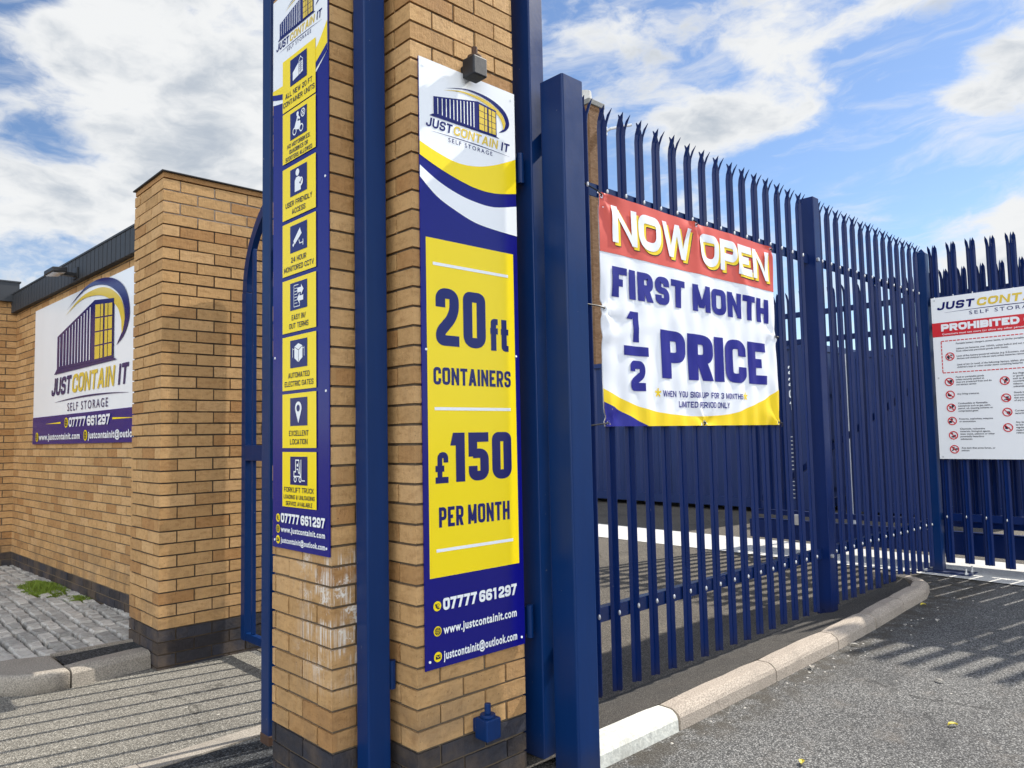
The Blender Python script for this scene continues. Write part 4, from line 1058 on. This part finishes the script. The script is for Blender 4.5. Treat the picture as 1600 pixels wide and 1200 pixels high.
class Sign:
    """flat board: children live in the board's own frame (x right, y up, z out)"""
    def __init__(s, name, label, cat_, origin, u, W_, H_, thick=0.004, mat='white', step=0.0012, group=None):
        u = Vector(u).normalized(); up = Vector((0, 0, 1)); n = u.cross(up)
        rot = Matrix((u, up, n)).transposed()
        s.t = thing(name, label, cat_, origin, group, rot); s.W, s.H, s.step = W_, H_, step
        p = MB(); p.box(0, W_, 0, H_, -thick, 0); p.build('panel', M[mat], s.t, local=True)
    def z(s, k): return s.step * k
    def add(s, name, mb, mat): return mb.build(name, M[mat], s.t, local=True)
    def shape(s, name, mat, k, *polys):
        p = MB()
        for q in polys: poly(p, q, s.z(k))
        return s.add(name, p, mat)
    def heavy(s, text, u0, v0, u1, v1, th, mat, k=3, **kw):
        p = MB(); letters(p, text, u0, v0, u1 - u0, v1 - v0, th, s.z(k), **kw); return s.add('lettering', p, mat)
    def text(s, text, u0, v0, u1, h, mat, k=3, **kw):
        p = MB(); font_text(p, text, u0, v0, (u1 - u0) if u1 else None, h, s.z(k), **kw); return s.add('lettering', p, mat)
    def logo(s, u0, v0, w, hs=1.0, k=2, words_=True, gold='gold'):
        X = lambda q: (u0 + q[0] * w, v0 + q[1] * w * hs)
        z = s.z
        p = MB(); crescent(p, [(.22, .40, .0), (.48, .463, .012), (.73, .452, .032), (.91, .385, .05), (.975, .29, .05), (.94, .215, .03), (.86, .165, .0)], z(k), X); s.add('arc', p, 'ink')
        p = MB(); crescent(p, [(.20, .375, 0), (.43, .425, .014), (.69, .415, .036), (.865, .35, .046), (.925, .28, .042), (.925, .23, .02), (.92, .205, 0)], z(k) + .0002, X); s.add('arc', p, gold)
        p = MB()
        LB, LT, RT, RB = (.086, .125), (.086, .285), (.60, .39), (.60, .118)
        poly(p, [X(LB), X(RB), X(RT), X(LT)], z(k + 1))
        poly(p, [X(RB), X((.832, .118)), X((.83, .365)), X(RT)], z(k + 1)); s.add('container_picture', p, 'ink')
        p = MB(); lerp = lambda a, b_, t: (a[0] + (b_[0] - a[0]) * t, a[1] + (b_[1] - a[1]) * t)
        for i in range(11):
            t = (i + .7) / 12.2; t = t ** .88; wd = .010 + .006 * t
            bt, tp = lerp(LB, RB, t), lerp(LT, RT, t)
            poly(p, [X((bt[0], bt[1] + .012)), X((bt[0] + wd * .7, bt[1] + .012)), X((tp[0] + wd * .7, tp[1] - .014)), X((tp[0], tp[1] - .014))], z(k + 2))
        s.add('stripe', p, 'white')
        p = MB()
        for a, b_ in ((.615, .675), (.683, .712), (.732, .765), (.773, .818)):
            f = lambda x: .375 - (x - .6) * .10
            n = 4
            for j in range(n):
                lo = .128 + j * (f(a) - .128) / n; hi = lo + (f(a) - .128) / n - .006
                lo2 = .128 + j * (f(b_) - .128) / n; hi2 = lo2 + (f(b_) - .128) / n - .006
                poly(p, [X((a, lo)), X((b_, lo2)), X((b_, hi2)), X((a, hi))], z(k + 2))
        s.add('stripe', p, gold)
        p = MB(); poly(p, [X((.04, .103)), X((.87, .106)), X((.82, .121)), X((.08, .127))], z(k) + .0004); s.add('container_picture', p, 'ink')
        if words_: s.words(u0, v0, w, hs, k, gold)
    def words(s, u0, v0, w, hs, k=2, gold='gold', wh=.085):
        h = wh * w * hs; th = .0185 * w
        X = lambda x: u0 + x * w
        s.heavy('JUST', X(0), v0, X(.287), v0 + h, th, 'ink', k, shear=.18, gap=.36, asp=1.15); s.heavy('CONTAIN', X(.308), v0, X(.838), v0 + h, th, gold, k, shear=.18, gap=.36, asp=1.15); s.heavy('IT', X(.885), v0, X(.985), v0 + h, th, 'ink', k, shear=.18, gap=.36, asp=1.15)
        p = MB(); crescent(p, [(.06, -.033, .001), (.3, -.026, .006), (.55, -.024, .008), (.8, -.028, .005), (1.0, -.036, .001)], s.z(k), lambda q: (u0 + q[0] * w, v0 + q[1] * w * hs)); s.add('stripe', p, 'ink')
        s.text('SELF STORAGE', X(.25), v0 - .082 * w * hs, X(.775), .038 * w * hs, 'ink', k, bold=0.004, track=1.35)
    def contact(s, u_i, u0, u1, rows, r):
        """rows: (kind, text, v, h)"""
        for kind, text, v, h in rows:
            vc = v + h * .45
            p = MB(); disc(p, u_i, vc, r, s.z(2)); d = s.add('icon', p, 'yellow')
            p = MB(); z = s.z(3)
            if kind == 'phone':
                strokep(p, [(u_i - r * .4, vc + r * .5), (u_i - r * .35, vc - r * .1), (u_i + r * .1, vc - r * .45), (u_i + r * .5, vc - r * .45)], r * .3, z, r * .5); ringd(p, u_i + r * .15, vc + r * .2, r * .35, r * .1, z, 12)
            elif kind == 'web':
                ringd(p, u_i, vc, r * .75, r * .12, z)
                for q in (-.35, 0, .35): seg(p, (u_i - r * .68, vc + q * r), (u_i + r * .68, vc + q * r), r * .11, z + .0001)
                for q in (-.35, 0, .35): seg(p, (u_i + q * r, vc - r * .68), (u_i + q * r, vc + r * .68), r * .11, z + .0002)
            else:
                rect(p, u_i - r * .6, vc - r * .42, u_i + r * .6, vc + r * .42, z)
            s.add('icon', p, 'dark')
            if kind == 'mail':
                p = MB(); strokep(p, [(u_i - r * .58, vc + r * .38), (u_i, vc - r * .08), (u_i + r * .58, vc + r * .38)], r * .12, s.z(4)); s.add('icon', p, 'yellow')
            if kind == 'phone': s.heavy(text, u0, v, u1, v + h, h * .24, 'white', 3, gap=.16, space=.18)
            else: s.text(text, u0, v, u1, h, 'white', 3, bold=.028, track=1.12)
# ---------------------------------------------------------------- price board on the near pier
sb = Sign('price_board', 'tall narrow board offering 20ft containers at 150 pounds per month on a brick pier', 'sign board', (1.724, Y0 - 0.010, 0.536), (1, 0, 0), 0.516, 2.352, 0.005, 'navy')
WB_ = 0.516
ytop = cat([(0, 2.012), (.085, 1.987), (.183, 1.969), (.285, 1.976), (.393, 2.007), (WB_, 2.06)], 5)
ybot = cat([(0, 1.958), (.084, 1.928), (.181, 1.902), (.283, 1.884), (.39, 1.884), (WB_, 1.908)], 5)
bbot = cat([(0, 1.917), (.083, 1.874), (.18, 1.842), (.282, 1.825), (.388, 1.824), (WB_, 1.852)], 5)
wbot = cat([(0, 1.870), (.082, 1.808), (.179, 1.768), (.28, 1.738), (.386, 1.727), (WB_, 1.721)], 5)
sb.shape('background', 'white', 1, [(0, 2.352)] + ytop + [(WB_, 2.352)])
sb.shape('swoosh', 'yellow', 1, ytop + ybot[::-1])
sb.shape('swoosh', 'white', 1, bbot + wbot[::-1])
sb.logo(.03, 2.080, .452)
sb.shape('background', 'yellow', 1, [(.024, .334), (.490, .334), (.490, 1.638), (.024, 1.638)])
for v in (1.538, .973, .434): sb.shape('stripe', 'white', 2, [(.056, v - .006), (.457, v - .006), (.457, v + .006), (.056, v + .006)])
sb.heavy('20', .067, 1.219, .325, 1.447, .048, 'ink', 2, rnd=.8, gap=.28, asp=1.15); sb.heavy('ft', .350, 1.216, .452, 1.349, .030, 'ink', 2, gap=.35, asp=1.2)
sb.heavy('CONTAINERS', .052, 1.066, .461, 1.134, 0.0130, 'ink', 2, rnd=.7, gap=.30, asp=1.05)
sb.heavy('\u00a3', .056, .687, .119, .806, .0235, 'ink', 2, rnd=.8); sb.heavy('150', .130, .688, .457, .880, .046, 'ink', 2, rnd=.85, gap=.26, asp=1.2)
sb.heavy('PER MONTH', .070, .520, .440, .596, 0.0140, 'ink', 2, rnd=.7, gap=.30, space=.26, asp=1.05)
sb.contact(.0565, .083, .470, [('phone', '07777 661 297', .209, .045)], .0185)
sb.contact(.0565, .083, .467, [('web', 'www.justcontainit.com', .122, .032), ('mail', 'justcontainit@outlook.com', .028, .032)], .0185)
p = MB()
for u, v in ((.02, 2.32), (.496, 2.32), (.02, 1.2), (.496, 1.2), (.02, .03), (.496, .03)): p.tube([(u, v, 0), (u, v, .0025)], .005, 10)
sb.add('screw', p, 'white')

# ---------------------------------------------------------------- board with eight icons
sa = Sign('icon_board', 'tall navy board of eight yellow icon panels on the shaded face of the gate pier', 'sign board', (X0 - 0.010, 2.982, 0.963), (0, -1, 0), 0.456, 2.330, 0.005, 'navy')
WI = .456
sa.shape('background', 'white', 1, cat([(0, 1.872), (.10, 1.855), (.22, 1.85), (.34, 1.875), (WI, 1.945)], 5) + [(WI, 2.33), (0, 2.33)])
sa.shape('swoosh', 'yellow', 2, cat([(0, 1.934), (.12, 1.93), (.25, 1.94), (.36, 1.978), (WI, 2.065)], 5) + cat([(0, 1.918), (.12, 1.89), (.25, 1.885), (.36, 1.925), (WI, 1.975)], 5)[::-1])
sa.shape('swoosh', 'navy', 2, cat([(0, 1.917), (.12, 1.889), (.25, 1.884), (.36, 1.924), (WI, 1.974)], 5) + cat([(0, 1.895), (.12, 1.865), (.25, 1.86), (.36, 1.898), (WI, 1.945)], 5)[::-1])
sa.logo(.030, 2.098, .388)
P8 = [(2.030, 1.806), (1.800, 1.585), (1.562, 1.344), (1.327, 1.108), (1.090, .872), (.856, .637), (.623, .405), (.389, .170)]
TXT = [['ALL NEW 20 FT', 'CONTAINER UNITS'], ['NO MOTORBIKES,', 'QUADBIKES OR', 'SCOOTERS ALLOWED'], ['USER FRIENDLY', 'ACCESS'], ['24  HOUR', 'MONITORED CCTV'], ['EASY IN/', 'OUT TERMS'],
       ['AUTOMATED', 'ELECTRIC GATES'], ['EXCELLENT', 'LOCATION'], ['FORKLIFT TRUCK', 'LOADING & UNLOADING', 'SERVICE AVAILABLE']]
TW = [(.225, .262), (.19, .155, .222), (.222, .112), (.125, .246), (.115, .158), (.175, .235), (.158, .142), (.242, .25, .215)]
for i, (t, b) in enumerate(P8):
    pw = .276; u0 = .092; uc = u0 + pw / 2
    sa.shape('icon_panel', 'yellow', 3, [(u0, b), (u0 + pw, b), (u0 + pw, t), (u0, t)])
    it = t - .018; ib = it - .112; ul, ur = u0 + .068, u0 + .068 + .140
    sa.shape('icon_square', 'ink', 4, [(ul, ib), (ur, ib), (ur, it), (ul, it)])
    n = len(TXT[i])
    for j, line in enumerate(TXT[i]):
        if n == 2: h, v = .0215, (t - .018 - .112 - .040 - j * .034)
        elif i == 7: h, v = (.020, .0165, .0165)[j], t - .018 - .112 - (.030, .057, .083)[j]
        else: h, v = .0175, t - .018 - .112 - .029 - j * .026
        q = MB()
        w = TW[i][j]
        letters(q, line.replace('  ', ' '), uc - w / 2, v, w, h, h * .165, sa.z(4), gap=.50, space=.34, rnd=.8)
        sa.add('lettering', q, 'dark')
    q = MB(); z = sa.z(5); c, d = (ul + ur) / 2, (ib + it) / 2
    if i == 0:
        poly(q, [(c - .045, d - .04), (c + .005, d - .032), (c + .005, d + .022), (c - .045, d - .005)], z)
        poly(q, [(c + .009, d - .032), (c + .04, d - .026), (c + .04, d + .022), (c + .009, d + .022)], z); strokep(q, [(c + .005, d + .024), (c + .02, d + .042), (c + .04, d + .024)], .003, z)
        q2 = MB()
        for e in range(5): seg(q2, (c + .012, d - .02 + e * .009), (c + .038, d - .016 + e * .009), .0016, z + .0012)
        seg(q2, (c + .024, d - .03), (c + .024, d + .022), .002, z + .0014); sa.add('icon', q2, 'ink')
    elif i == 1:
        for e in (-.03, .026): ringd(q, c + e, d - .028, .0165, .005, z)
        poly(q, [(c - .032, d - .018), (c - .018, d + .010), (c + .018, d + .004), (c + .022, d - .018), (c + .005, d - .030)], z + .0003)
        strokep(q, [(c - .012, d + .004), (c - .002, d + .028), (c + .014, d + .012)], .010, z + .0005); disc(q, c - .004, d + .038, .0095, z + .0002)
        ringd(q, c + .040, d + .030, .0175, .004, z); seg(q, (c + .031, d + .021), (c + .049, d + .039), .004, z + .0002); seg(q, (c + .031, d + .039), (c + .049, d + .021), .004, z + .0003)
    elif i == 2:
        disc(q, c - .006, d + .033, .015, z); poly(q, [(c - .028, d - .045), (c - .028, d + .002), (c - .016, d + .014), (c + .008, d + .014), (c + .022, d), (c + .022, d - .045)], z + .0002)
        disc(q, c + .022, d - .012, .0185, z + .0006); sa_c = MB(); strokep(sa_c, [(c + .012, d - .012), (c + .020, d - .020), (c + .034, d - .002)], .004, z + .0018); sa.add('icon', sa_c, 'ink')
    elif i == 3:
        poly(q, [(c - .040, d - .010), (c - .030, d - .026), (c + .028, d + .010), (c + .014, d + .036)], z); seg(q, (c - .044, d - .022), (c - .036, d - .030), .012, z + .0002)
        strokep(q, [(c + .006, d - .012), (c + .012, d - .028), (c + .040, d - .028)], .004, z + .0003); seg(q, (c + .040, d - .040), (c + .040, d - .016), .004, z + .0004)
    elif i == 4:
        strokep(q, [(c - .036, d + .043), (c - .036, d - .044), (c + .012, d - .044), (c + .012, d - .028)], .0028, z); strokep(q, [(c - .036, d + .043), (c + .002, d + .043)], .0028, z + .0002)
        for e in range(6): seg(q, (c - .03, d + .030 - e * .012), (c - .006, d + .030 - e * .012), .0025, z + .0004)
        for sg_, o in ((1, .018), (-1, -.016)):
            poly(q, [(c + .018 - sg_ * .024, d + o - .008), (c + .018 + sg_ * .006, d + o - .008), (c + .018 + sg_ * .006, d + o - .020), (c + .018 + sg_ * .026, d + o + .002), (c + .018 + sg_ * .006, d + o + .024), (c + .018 + sg_ * .006, d + o + .012), (c + .018 - sg_ * .024, d + o + .012)], z + .0006)
    elif i == 5:
        poly(q, [(c - .032, d - .018), (c, d - .036), (c, d + .012), (c - .032, d + .026)], z); poly(q, [(c + .003, d - .036), (c + .034, d - .018), (c + .034, d + .026), (c + .003, d + .012)], z)
        poly(q, [(c - .032, d + .0285), (c + .001, d + .0145), (c + .034, d + .0285), (c + .001, d + .040)], z)
        for e in (-.046, .048): seg(q, (c + e, d - .014), (c + e, d + .024), .0028, z + .0002)
        for e in (-.04, .041): seg(q, (c + e - .006, d + .018), (c + e + .006, d + .018), .0022, z + .0004)
    elif i == 6:
        n_ = 22; pts_ = [(c + .026 * cos(a), d + .014 + .026 * sin(a)) for a in [(-.35 + (pi + .7) * k_ / n_) for k_ in range(n_ + 1)]]
        poly(q, pts_ + [(c, d - .046)], z); q2 = MB(); disc(q2, c, d + .014, .0135, z + .0012); sa.add('icon', q2, 'ink')
    else:
        for e in (-.026, .014): ringd(q, c + e, d - .034, .0115, .0045, z)
        strokep(q, [(c - .036, d - .022), (c - .036, d - .004), (c - .022, d - .004), (c - .022, d + .042), (c + .004, d + .042), (c + .012, d - .010), (c + .020, d - .022), (c - .036, d - .022)], .005, z + .0002)
        strokep(q, [(c - .014, d + .006), (c - .002, d + .006), (c + .002, d - .008), (c + .012, d - .008)], .005, z + .0004); disc(q, c - .006, d + .022, .0065, z + .0005)
        seg(q, (c + .022, d + .044), (c + .022, d - .036), .005, z + .0006); seg(q, (c + .028, d - .038), (c + .054, d - .038), .004, z + .0007)
    sa.add('icon', q, 'white')
sa.contact(.0515, .078, .430, [('phone', '07777 661 297', .104, .038)], .017)
sa.contact(.0515, .078, .430, [('web', 'www.justcontainit.com', .067, .022), ('mail', 'justcontainit@outlook.com', .024, .021)], .017)
p = MB()
for u, v in ((.02, .03), (.436, .03), (.436, .62), (.02, .78), (.436, 1.45)): p.tube([(u, v, 0), (u, v, .0022)], .005, 10)
sa.add('screw', p, 'white')

# ---------------------------------------------------------------- big logo board on the building
o_ = at_wall(3.56, 1.408, 0.012)
bs = Sign('logo_board', 'wide white logo board with a purple contact strip on the building wall', 'sign board', tuple(o_), -wu, 3.30, 1.385, 0.010, 'white', 0.003)
k_ = .2 * 0 + 0.10
off = 0.0
bs.shape('background', 'navy', 1, [(0, 0), (3.30, 0), (3.30, .272), (0, .272)])
bs.logo(.645, .463, 2.09, .95, 2)
bs.heavy('07777 661 297', 1.23, .152, 2.33, .238, .021, 'white', 3, gap=.18, space=.18)
bs.text('www.justcontainit.com', .258, .042, 1.56, .060, 'white', 3, bold=.028, track=1.12)
bs.text('justcontainit@outlook.com', 1.784, .042, 3.22, .060, 'white', 3, bold=.028, track=1.12)
for u, v in ((1.141, .195), (.172, .072), (1.702, .070)):
    p = MB(); disc(p, u, v, .052, bs.z(2), 24, .047); bs.add('icon', p, 'yellow')
    p = MB(); ringd(p, u, v, .034, .009, bs.z(3)); seg(p, (u - .03, v), (u + .03, v), .008, bs.z(3) + .0004); seg(p, (u, v - .03), (u, v + .03), .008, bs.z(3) + .0006); bs.add('icon', p, 'dark')
bs.shape('stripe', 'yellow', 2, [(.455, .197), (.97, .190), (.97, .206)]); bs.shape('stripe', 'yellow', 2, [(2.93, .190), (2.38, .206), (2.38, .190)])

# ---------------------------------------------------------------- prohibited goods board on the drive gate
pg = Sign('prohibited_goods_board', 'white prohibited goods board with red header fixed to the drive gate', 'sign board', (GX - 0.062, 2.462, 1.094), (0, -1, 0), 1.22, 1.562, 0.004, 'white', 0.002)
pg.words(.050, 1.437, 1.10, .80, 1, 'gold')
pg.shape('background', 'red', 1, [(0, 1.178), (1.22, 1.178), (1.22, 1.314), (0, 1.314)])
pg.heavy('PROHIBITED GOODS', .078, 1.228, 1.14, 1.297, .0215, 'white', 2, gap=.14, space=.3)
pg.text('Customers must not store (or allow any other person to store) any of the following', .085, 1.192, 1.14, .017, 'white', 2, bold=.016)
p = MB()
a = 0.0
for v in (1.128, .822):
    u = .072
    while u < 1.15: rect(p, u, v, min(u + .026, 1.15), v + .009, pg.z(1)); u += .034
for u in (.067, 1.145):
    v = .83
    while v < 1.12: rect(p, u, v, u + .009, min(v + .026, 1.127), pg.z(1)); v += .034
pg.add('dashed_border', p, 'red')
def lines(rows, u, v0, h, step):
    q = MB()
    for j, l in enumerate(rows): font_text(q, l, u, v0 - j * step, None, h, pg.z(1), bold=.016, track=1.03)
    pg.add('lettering', q, 'dark')
lines(['Portable battery chargers, power banks, or similar portable devices'], .198, 1.093, .0155, .028)
lines(['Lithium-ion batteries over 160Wh, unless built-in and not removable', 'from otherwise permitted goods (with limits).'], .198, 1.044, .0155, .024)
lines(['Limit of five battery-powered vehicles (e.g. E-Scooters, mobility', "devices and children's ride-on toys) unless batteries removed"], .198, .972, .0155, .024)
lines(['Limit of ten (in total) of the following: laptops, tablets, phones,', "children's toys or other similar items containing batteries"], .198, .890, .0155, .024)
lines(['Food or perishable goods', 'unless securely packed so', 'they are protected from and do', 'not attract vermin'], .180, .772, .0155, .024)
lines(['Any living creatures'], .183, .610, .0155, .024)
lines(['Combustible or flammable', 'substances such as gas, paint,', 'petrol, oil, cleaning solvents or', 'compressed gases'], .186, .520, .0155, .024)
lines(['Firearms, explosives, weapons', 'or ammunition'], .188, .372, .0155, .024)
lines(['Chemicals, radioactive', 'materials, biological agents,', 'toxic waste, asbestos or other', 'potentially hazardous', 'substances'], .190, .278, .0155, .024)
lines(['Any item that emits fumes, or', 'odours'], .193, .098, .0155, .024)
lines(['Any illegal substances', 'or goods illegally', 'such as drugs,', 'counterfeit or', 'tobacco, or', 'unlicensed goods'], .645, .775, .0155, .024)
lines(['Goods harmful to the', 'environment or', 'that are at risk', 'of any kind'], .645, .600, .0155, .024)
lines(['Currency, deeds and', 'securities'], .645, .435, .0155, .024)
lines(['Any items prohibited', 'by law or', 'regulations', 'made by', 'relevant bodies'], .645, .330, .0155, .024)
q = random.Random(4)
for u, v in ((.141, .980), (.122, .737), (.124, .613), (.126, .488), (.128, .362), (.131, .225), (.133, .092), (.580, .719), (.583, .561), (.585, .430), (.583, .289)):
    p = MB(); r = .040; z = pg.z(1)
    for e in range(5):
        a, b_ = q.uniform(-.018, .018), q.uniform(-.018, .018)
        w, h = q.uniform(.004, .011), q.uniform(.004, .011); rect(p, u + a - w, v + b_ - h, u + a + w, v + b_ + h, z + e * .0002)
    pg.add('icon', p, 'dark')
    p = MB(); ringd(p, u, v, r, .009, pg.z(2)); seg(p, (u - .025, v + .025), (u + .025, v - .025), .008, pg.z(2) + .0003); pg.add('icon', p, 'red')
p = MB()
for u, v in ((.03, 1.535), (.03, .02), (.03, .78), (1.19, 1.535), (1.19, .02)): p.tube([(u, v, 0), (u, v, .003)], .007, 8)
pg.add('screw', p, 'galv')

# ---------------------------------------------------------------- vinyl banner on the fence
BW, BH = 1.915, 1.265
bo = (3.105, FY - 0.034, 1.438)
u_ = Vector((1, 0, 0)); rot = Matrix((u_, Vector((0, 0, 1)), Vector((0, -1, 0)))).transposed()
bt = thing('banner', 'vinyl banner reading NOW OPEN first month half price tied to the palisade fence', 'banner', bo, None, rot)
GROM = [(.022, 1.245), (.022, .63), (.022, .02), (.96, .02), (1.893, .62), (1.893, .02), (1.893, 1.245), (.925, 1.245)]
def cloth(u, v):
    d = 0.0
    # soft pull folds running away from the ties, and slight sag against the pales
    for i, (a, b) in enumerate(GROM):
        x, y = u - a, v - b; r = sqrt(x * x + y * y) + 1e-6; an = math.atan2(y, x)
        d += .010 * math.exp(-r / .16) * (sin(an * 5 + i * 1.3)) * min(1, r / .03)
    d += .0035 * sin(u * 2 * pi / .1668 * 1.0) * (0.5 + .5 * sin(v * 3 + 1))
    d += .012 * math.exp(-((u - .93 - .10 * (1.265 - v)) / .05) ** 2) * math.exp(-(1.265 - v) / .45)
    d -= .010 * math.exp(-((u - 1.02 - .30 * (1.265 - v)) / .05) ** 2) * math.exp(-(1.265 - v) / .40)
    d += .009 * math.exp(-((u - 1.42 - .55 * (1.1 - v)) / .045) ** 2) * math.exp(-((v - 1.05) / .22) ** 2)
    d += .010 * math.exp(-((v - .50 - .22 * (u - .1)) / .03) ** 2) * math.exp(-u / .35)
    d += .007 * noise.noise(Vector((u * 2.6, v * 2.2, 1.7))) + .004 * noise.noise(Vector((u * 7 + v * 4, v * 5, 4.1)))
    return d
CELL = 0.025
def draped(name, mb, mat, k):
    o = mb.build(name, M[mat], bt, local=True)
    b = bmesh.new(); b.from_mesh(o.data)
    for ax, L in ((0, BW), (1, BH)):
        n = int(L / CELL) + 1
        for i in range(1, n):
            co = Vector((0, 0, 0)); co[ax] = i * CELL; no = Vector((0, 0, 0)); no[ax] = 1
            bmesh.ops.bisect_plane(b, geom=list(b.verts) + list(b.edges) + list(b.faces), plane_co=co, plane_no=no, dist=1e-6)
    bmesh.ops.triangulate(b, faces=list(b.faces))
    for v in b.verts: v.co.z += cloth(v.co.x, v.co.y) + .0020 * k
    bmesh.ops.recalc_face_normals(b, faces=b.faces)
    if sum(f.normal.z for f in b.faces) < 0: bmesh.ops.reverse_faces(b, faces=b.faces)
    b.to_mesh(o.data); b.free()
    for p in o.data.polygons: p.use_smooth = True
    return o
p = MB(); rect(p, 0, 0, BW, BH, 0); draped('vinyl_sheet', p, 'b_white', 0)
p = MB(); rect(p, 0, 0, BW, BH, -.004); draped('vinyl_back', p, 'b_white', 0)
p = MB(); rect(p, 0, .942, BW, BH, 0); draped('background', p, 'b_red', 1)
yt = cat([(0, .202), (.217, .129), (.423, .087), (.644, .066), (.932, .057), (1.274, .074), (1.504, .121), (1.72, .177), (BW, .247)], 6)
p = MB()
for (a, b_), (c, d) in zip(yt, yt[1:]): poly(p, [(a, 0), (c, 0), (c, d), (a, b_)], 0)
draped('swoosh', p, 'b_yellow', 1)
p = MB(); poly(p, [(0, 0), (.374, 0), (.193, .062), (0, .132)], 0); draped('swoosh', p, 'b_navy', 2)
def bh(s, u0, v0, u1, v1, th, mat, k, **kw):
    p = MB(); letters(p, s, u0, v0, u1 - u0, v1 - v0, th, 0, **kw); draped('lettering', p, mat, k)
kw = dict(rnd=1.0, gap=.20)
bh('NOW', .128, .986, .905, 1.190, .050, 'dark', 2, **kw); bh('OPEN', 1.000, .986, 1.868, 1.190, .050, 'dark', 2, **kw)
bh('NOW', .122, .990, .899, 1.194, .050, 'b_yellow', 3, **kw); bh('OPEN', .994, .990, 1.862, 1.194, .050, 'b_yellow', 3, **kw)
bh('NOW', .100, 1.006, .877, 1.210, .050, 'b_white', 4, **kw); bh('OPEN', .970, 1.006, 1.838, 1.210, .050, 'b_white', 4, **kw)
bh('FIRST', .092, .706, .790, .872, .060, 'b_navy', 2, rnd=.6, gap=.20, asp=1.5); bh('MONTH', .872, .706, 1.822, .872, .060, 'b_navy', 2, rnd=.6, gap=.20, asp=1.5)
bh('1', .205, .468, .316, .638, .050, 'b_navy', 2); bh('2', .226, .195, .358, .364, .046, 'b_navy', 2, rnd=.7)
p = MB(); rect(p, .178, .391, .398, .444, 0); draped('lettering', p, 'b_navy', 2)
bh('PRICE', .518, .276, 1.750, .560, .104, 'b_navy', 2, rnd=.6, gap=.13, asp=1.7)
p = MB(); letters(p, 'WHEN YOU SIGN UP FOR 3 MONTHS', .518, .169, .898, .036, .0066, 0, rnd=.9, gap=.55, space=.35); draped('lettering', p, 'b_navy', 2)
p = MB(); letters(p, 'LIMITED PERIOD ONLY', .685, .109, .566, .036, .0066, 0, rnd=.9, gap=.55, space=.35); draped('lettering', p, 'b_navy', 2)
for u, v in ((.478, .190), (1.455, .190)):
    p = MB()
    for e in range(5):
        a = pi / 2 + e * 2 * pi / 5; seg(p, (u, v), (u + .026 * cos(a), v + .026 * sin(a)), .011, 0)
        p.v = [(q_[0], q_[1], q_[2]) for q_ in p.v]
    draped('star', p, 'b_yellow', 2)
p = MB()
for a, b_, c, d in ((0, 0, BW, .012), (0, BH - .012, BW, BH), (0, .0121, .010, BH - .0121), (BW - .010, .0121, BW, BH - .0121)):
    pass
for i, (u, v) in enumerate(GROM):
    z0 = cloth(u, v) + .004
    p = MB(); ringd(p, u, v, .013, .006, z0); p.build('eyelet', M['galv'], bt, local=True)
    out = {0: (-.13, .06, -.03), 1: (-.20, .02, -.04), 2: (-.17, -.02, -.04), 3: (.0, -.03, -.03), 4: (.12, .0, -.04), 5: (.13, -.03, -.04), 6: (.06, .01, -.05), 7: (.0, .05, -.04)}[i]
    p = MB(); p.tube([(u, v, z0 - .010), (u + out[0] * .06, v + out[1] * .06, z0 + .010), (u + out[0] * .3, v + out[1] * .3, z0 + .008), (u + out[0], v + out[1], z0 + out[2])], .0042, 7); p.build('cable_tie', M['black'], bt, local=True)

# container markings (white code, yellow plate, data dashes)
def on_side(name, mb, mat): return mb.build(name, M[mat], c1)
mk = MB()
me_rows = '22G1'
for i, chh in enumerate(me_rows):
    q = MB(); letters(q, chh, 0, 0, .095 if chh != '1' else .05, .14, .022, 0)
    for f in q.f: mk.face([(12.016, 5.915 - q.v[j][0], 2.33 - i * .20 + q.v[j][1]) for j in f])
on_side('lettering', mk, 'white')
mk = MB()
for i in range(16): mk.face([(12.016, 5.93, 1.28 - i * .067), (12.016, 5.80, 1.28 - i * .067), (12.016, 5.80, 1.295 - i * .067), (12.016, 5.93, 1.295 - i * .067)])
for i in range(30): mk.face([(12.015, 6.17, 2.25 - i * .056), (12.015, 6.08, 2.25 - i * .056), (12.015, 6.08, 2.265 - i * .056), (12.015, 6.17, 2.265 - i * .056)])
on_side('marking', mk, 'galv')
mk = MB(); mk.face([(12.016, 5.88, 1.38), (12.016, 5.79, 1.38), (12.016, 5.79, 1.60), (12.016, 5.88, 1.60)]); on_side('yellow_plate', mk, 'gold')
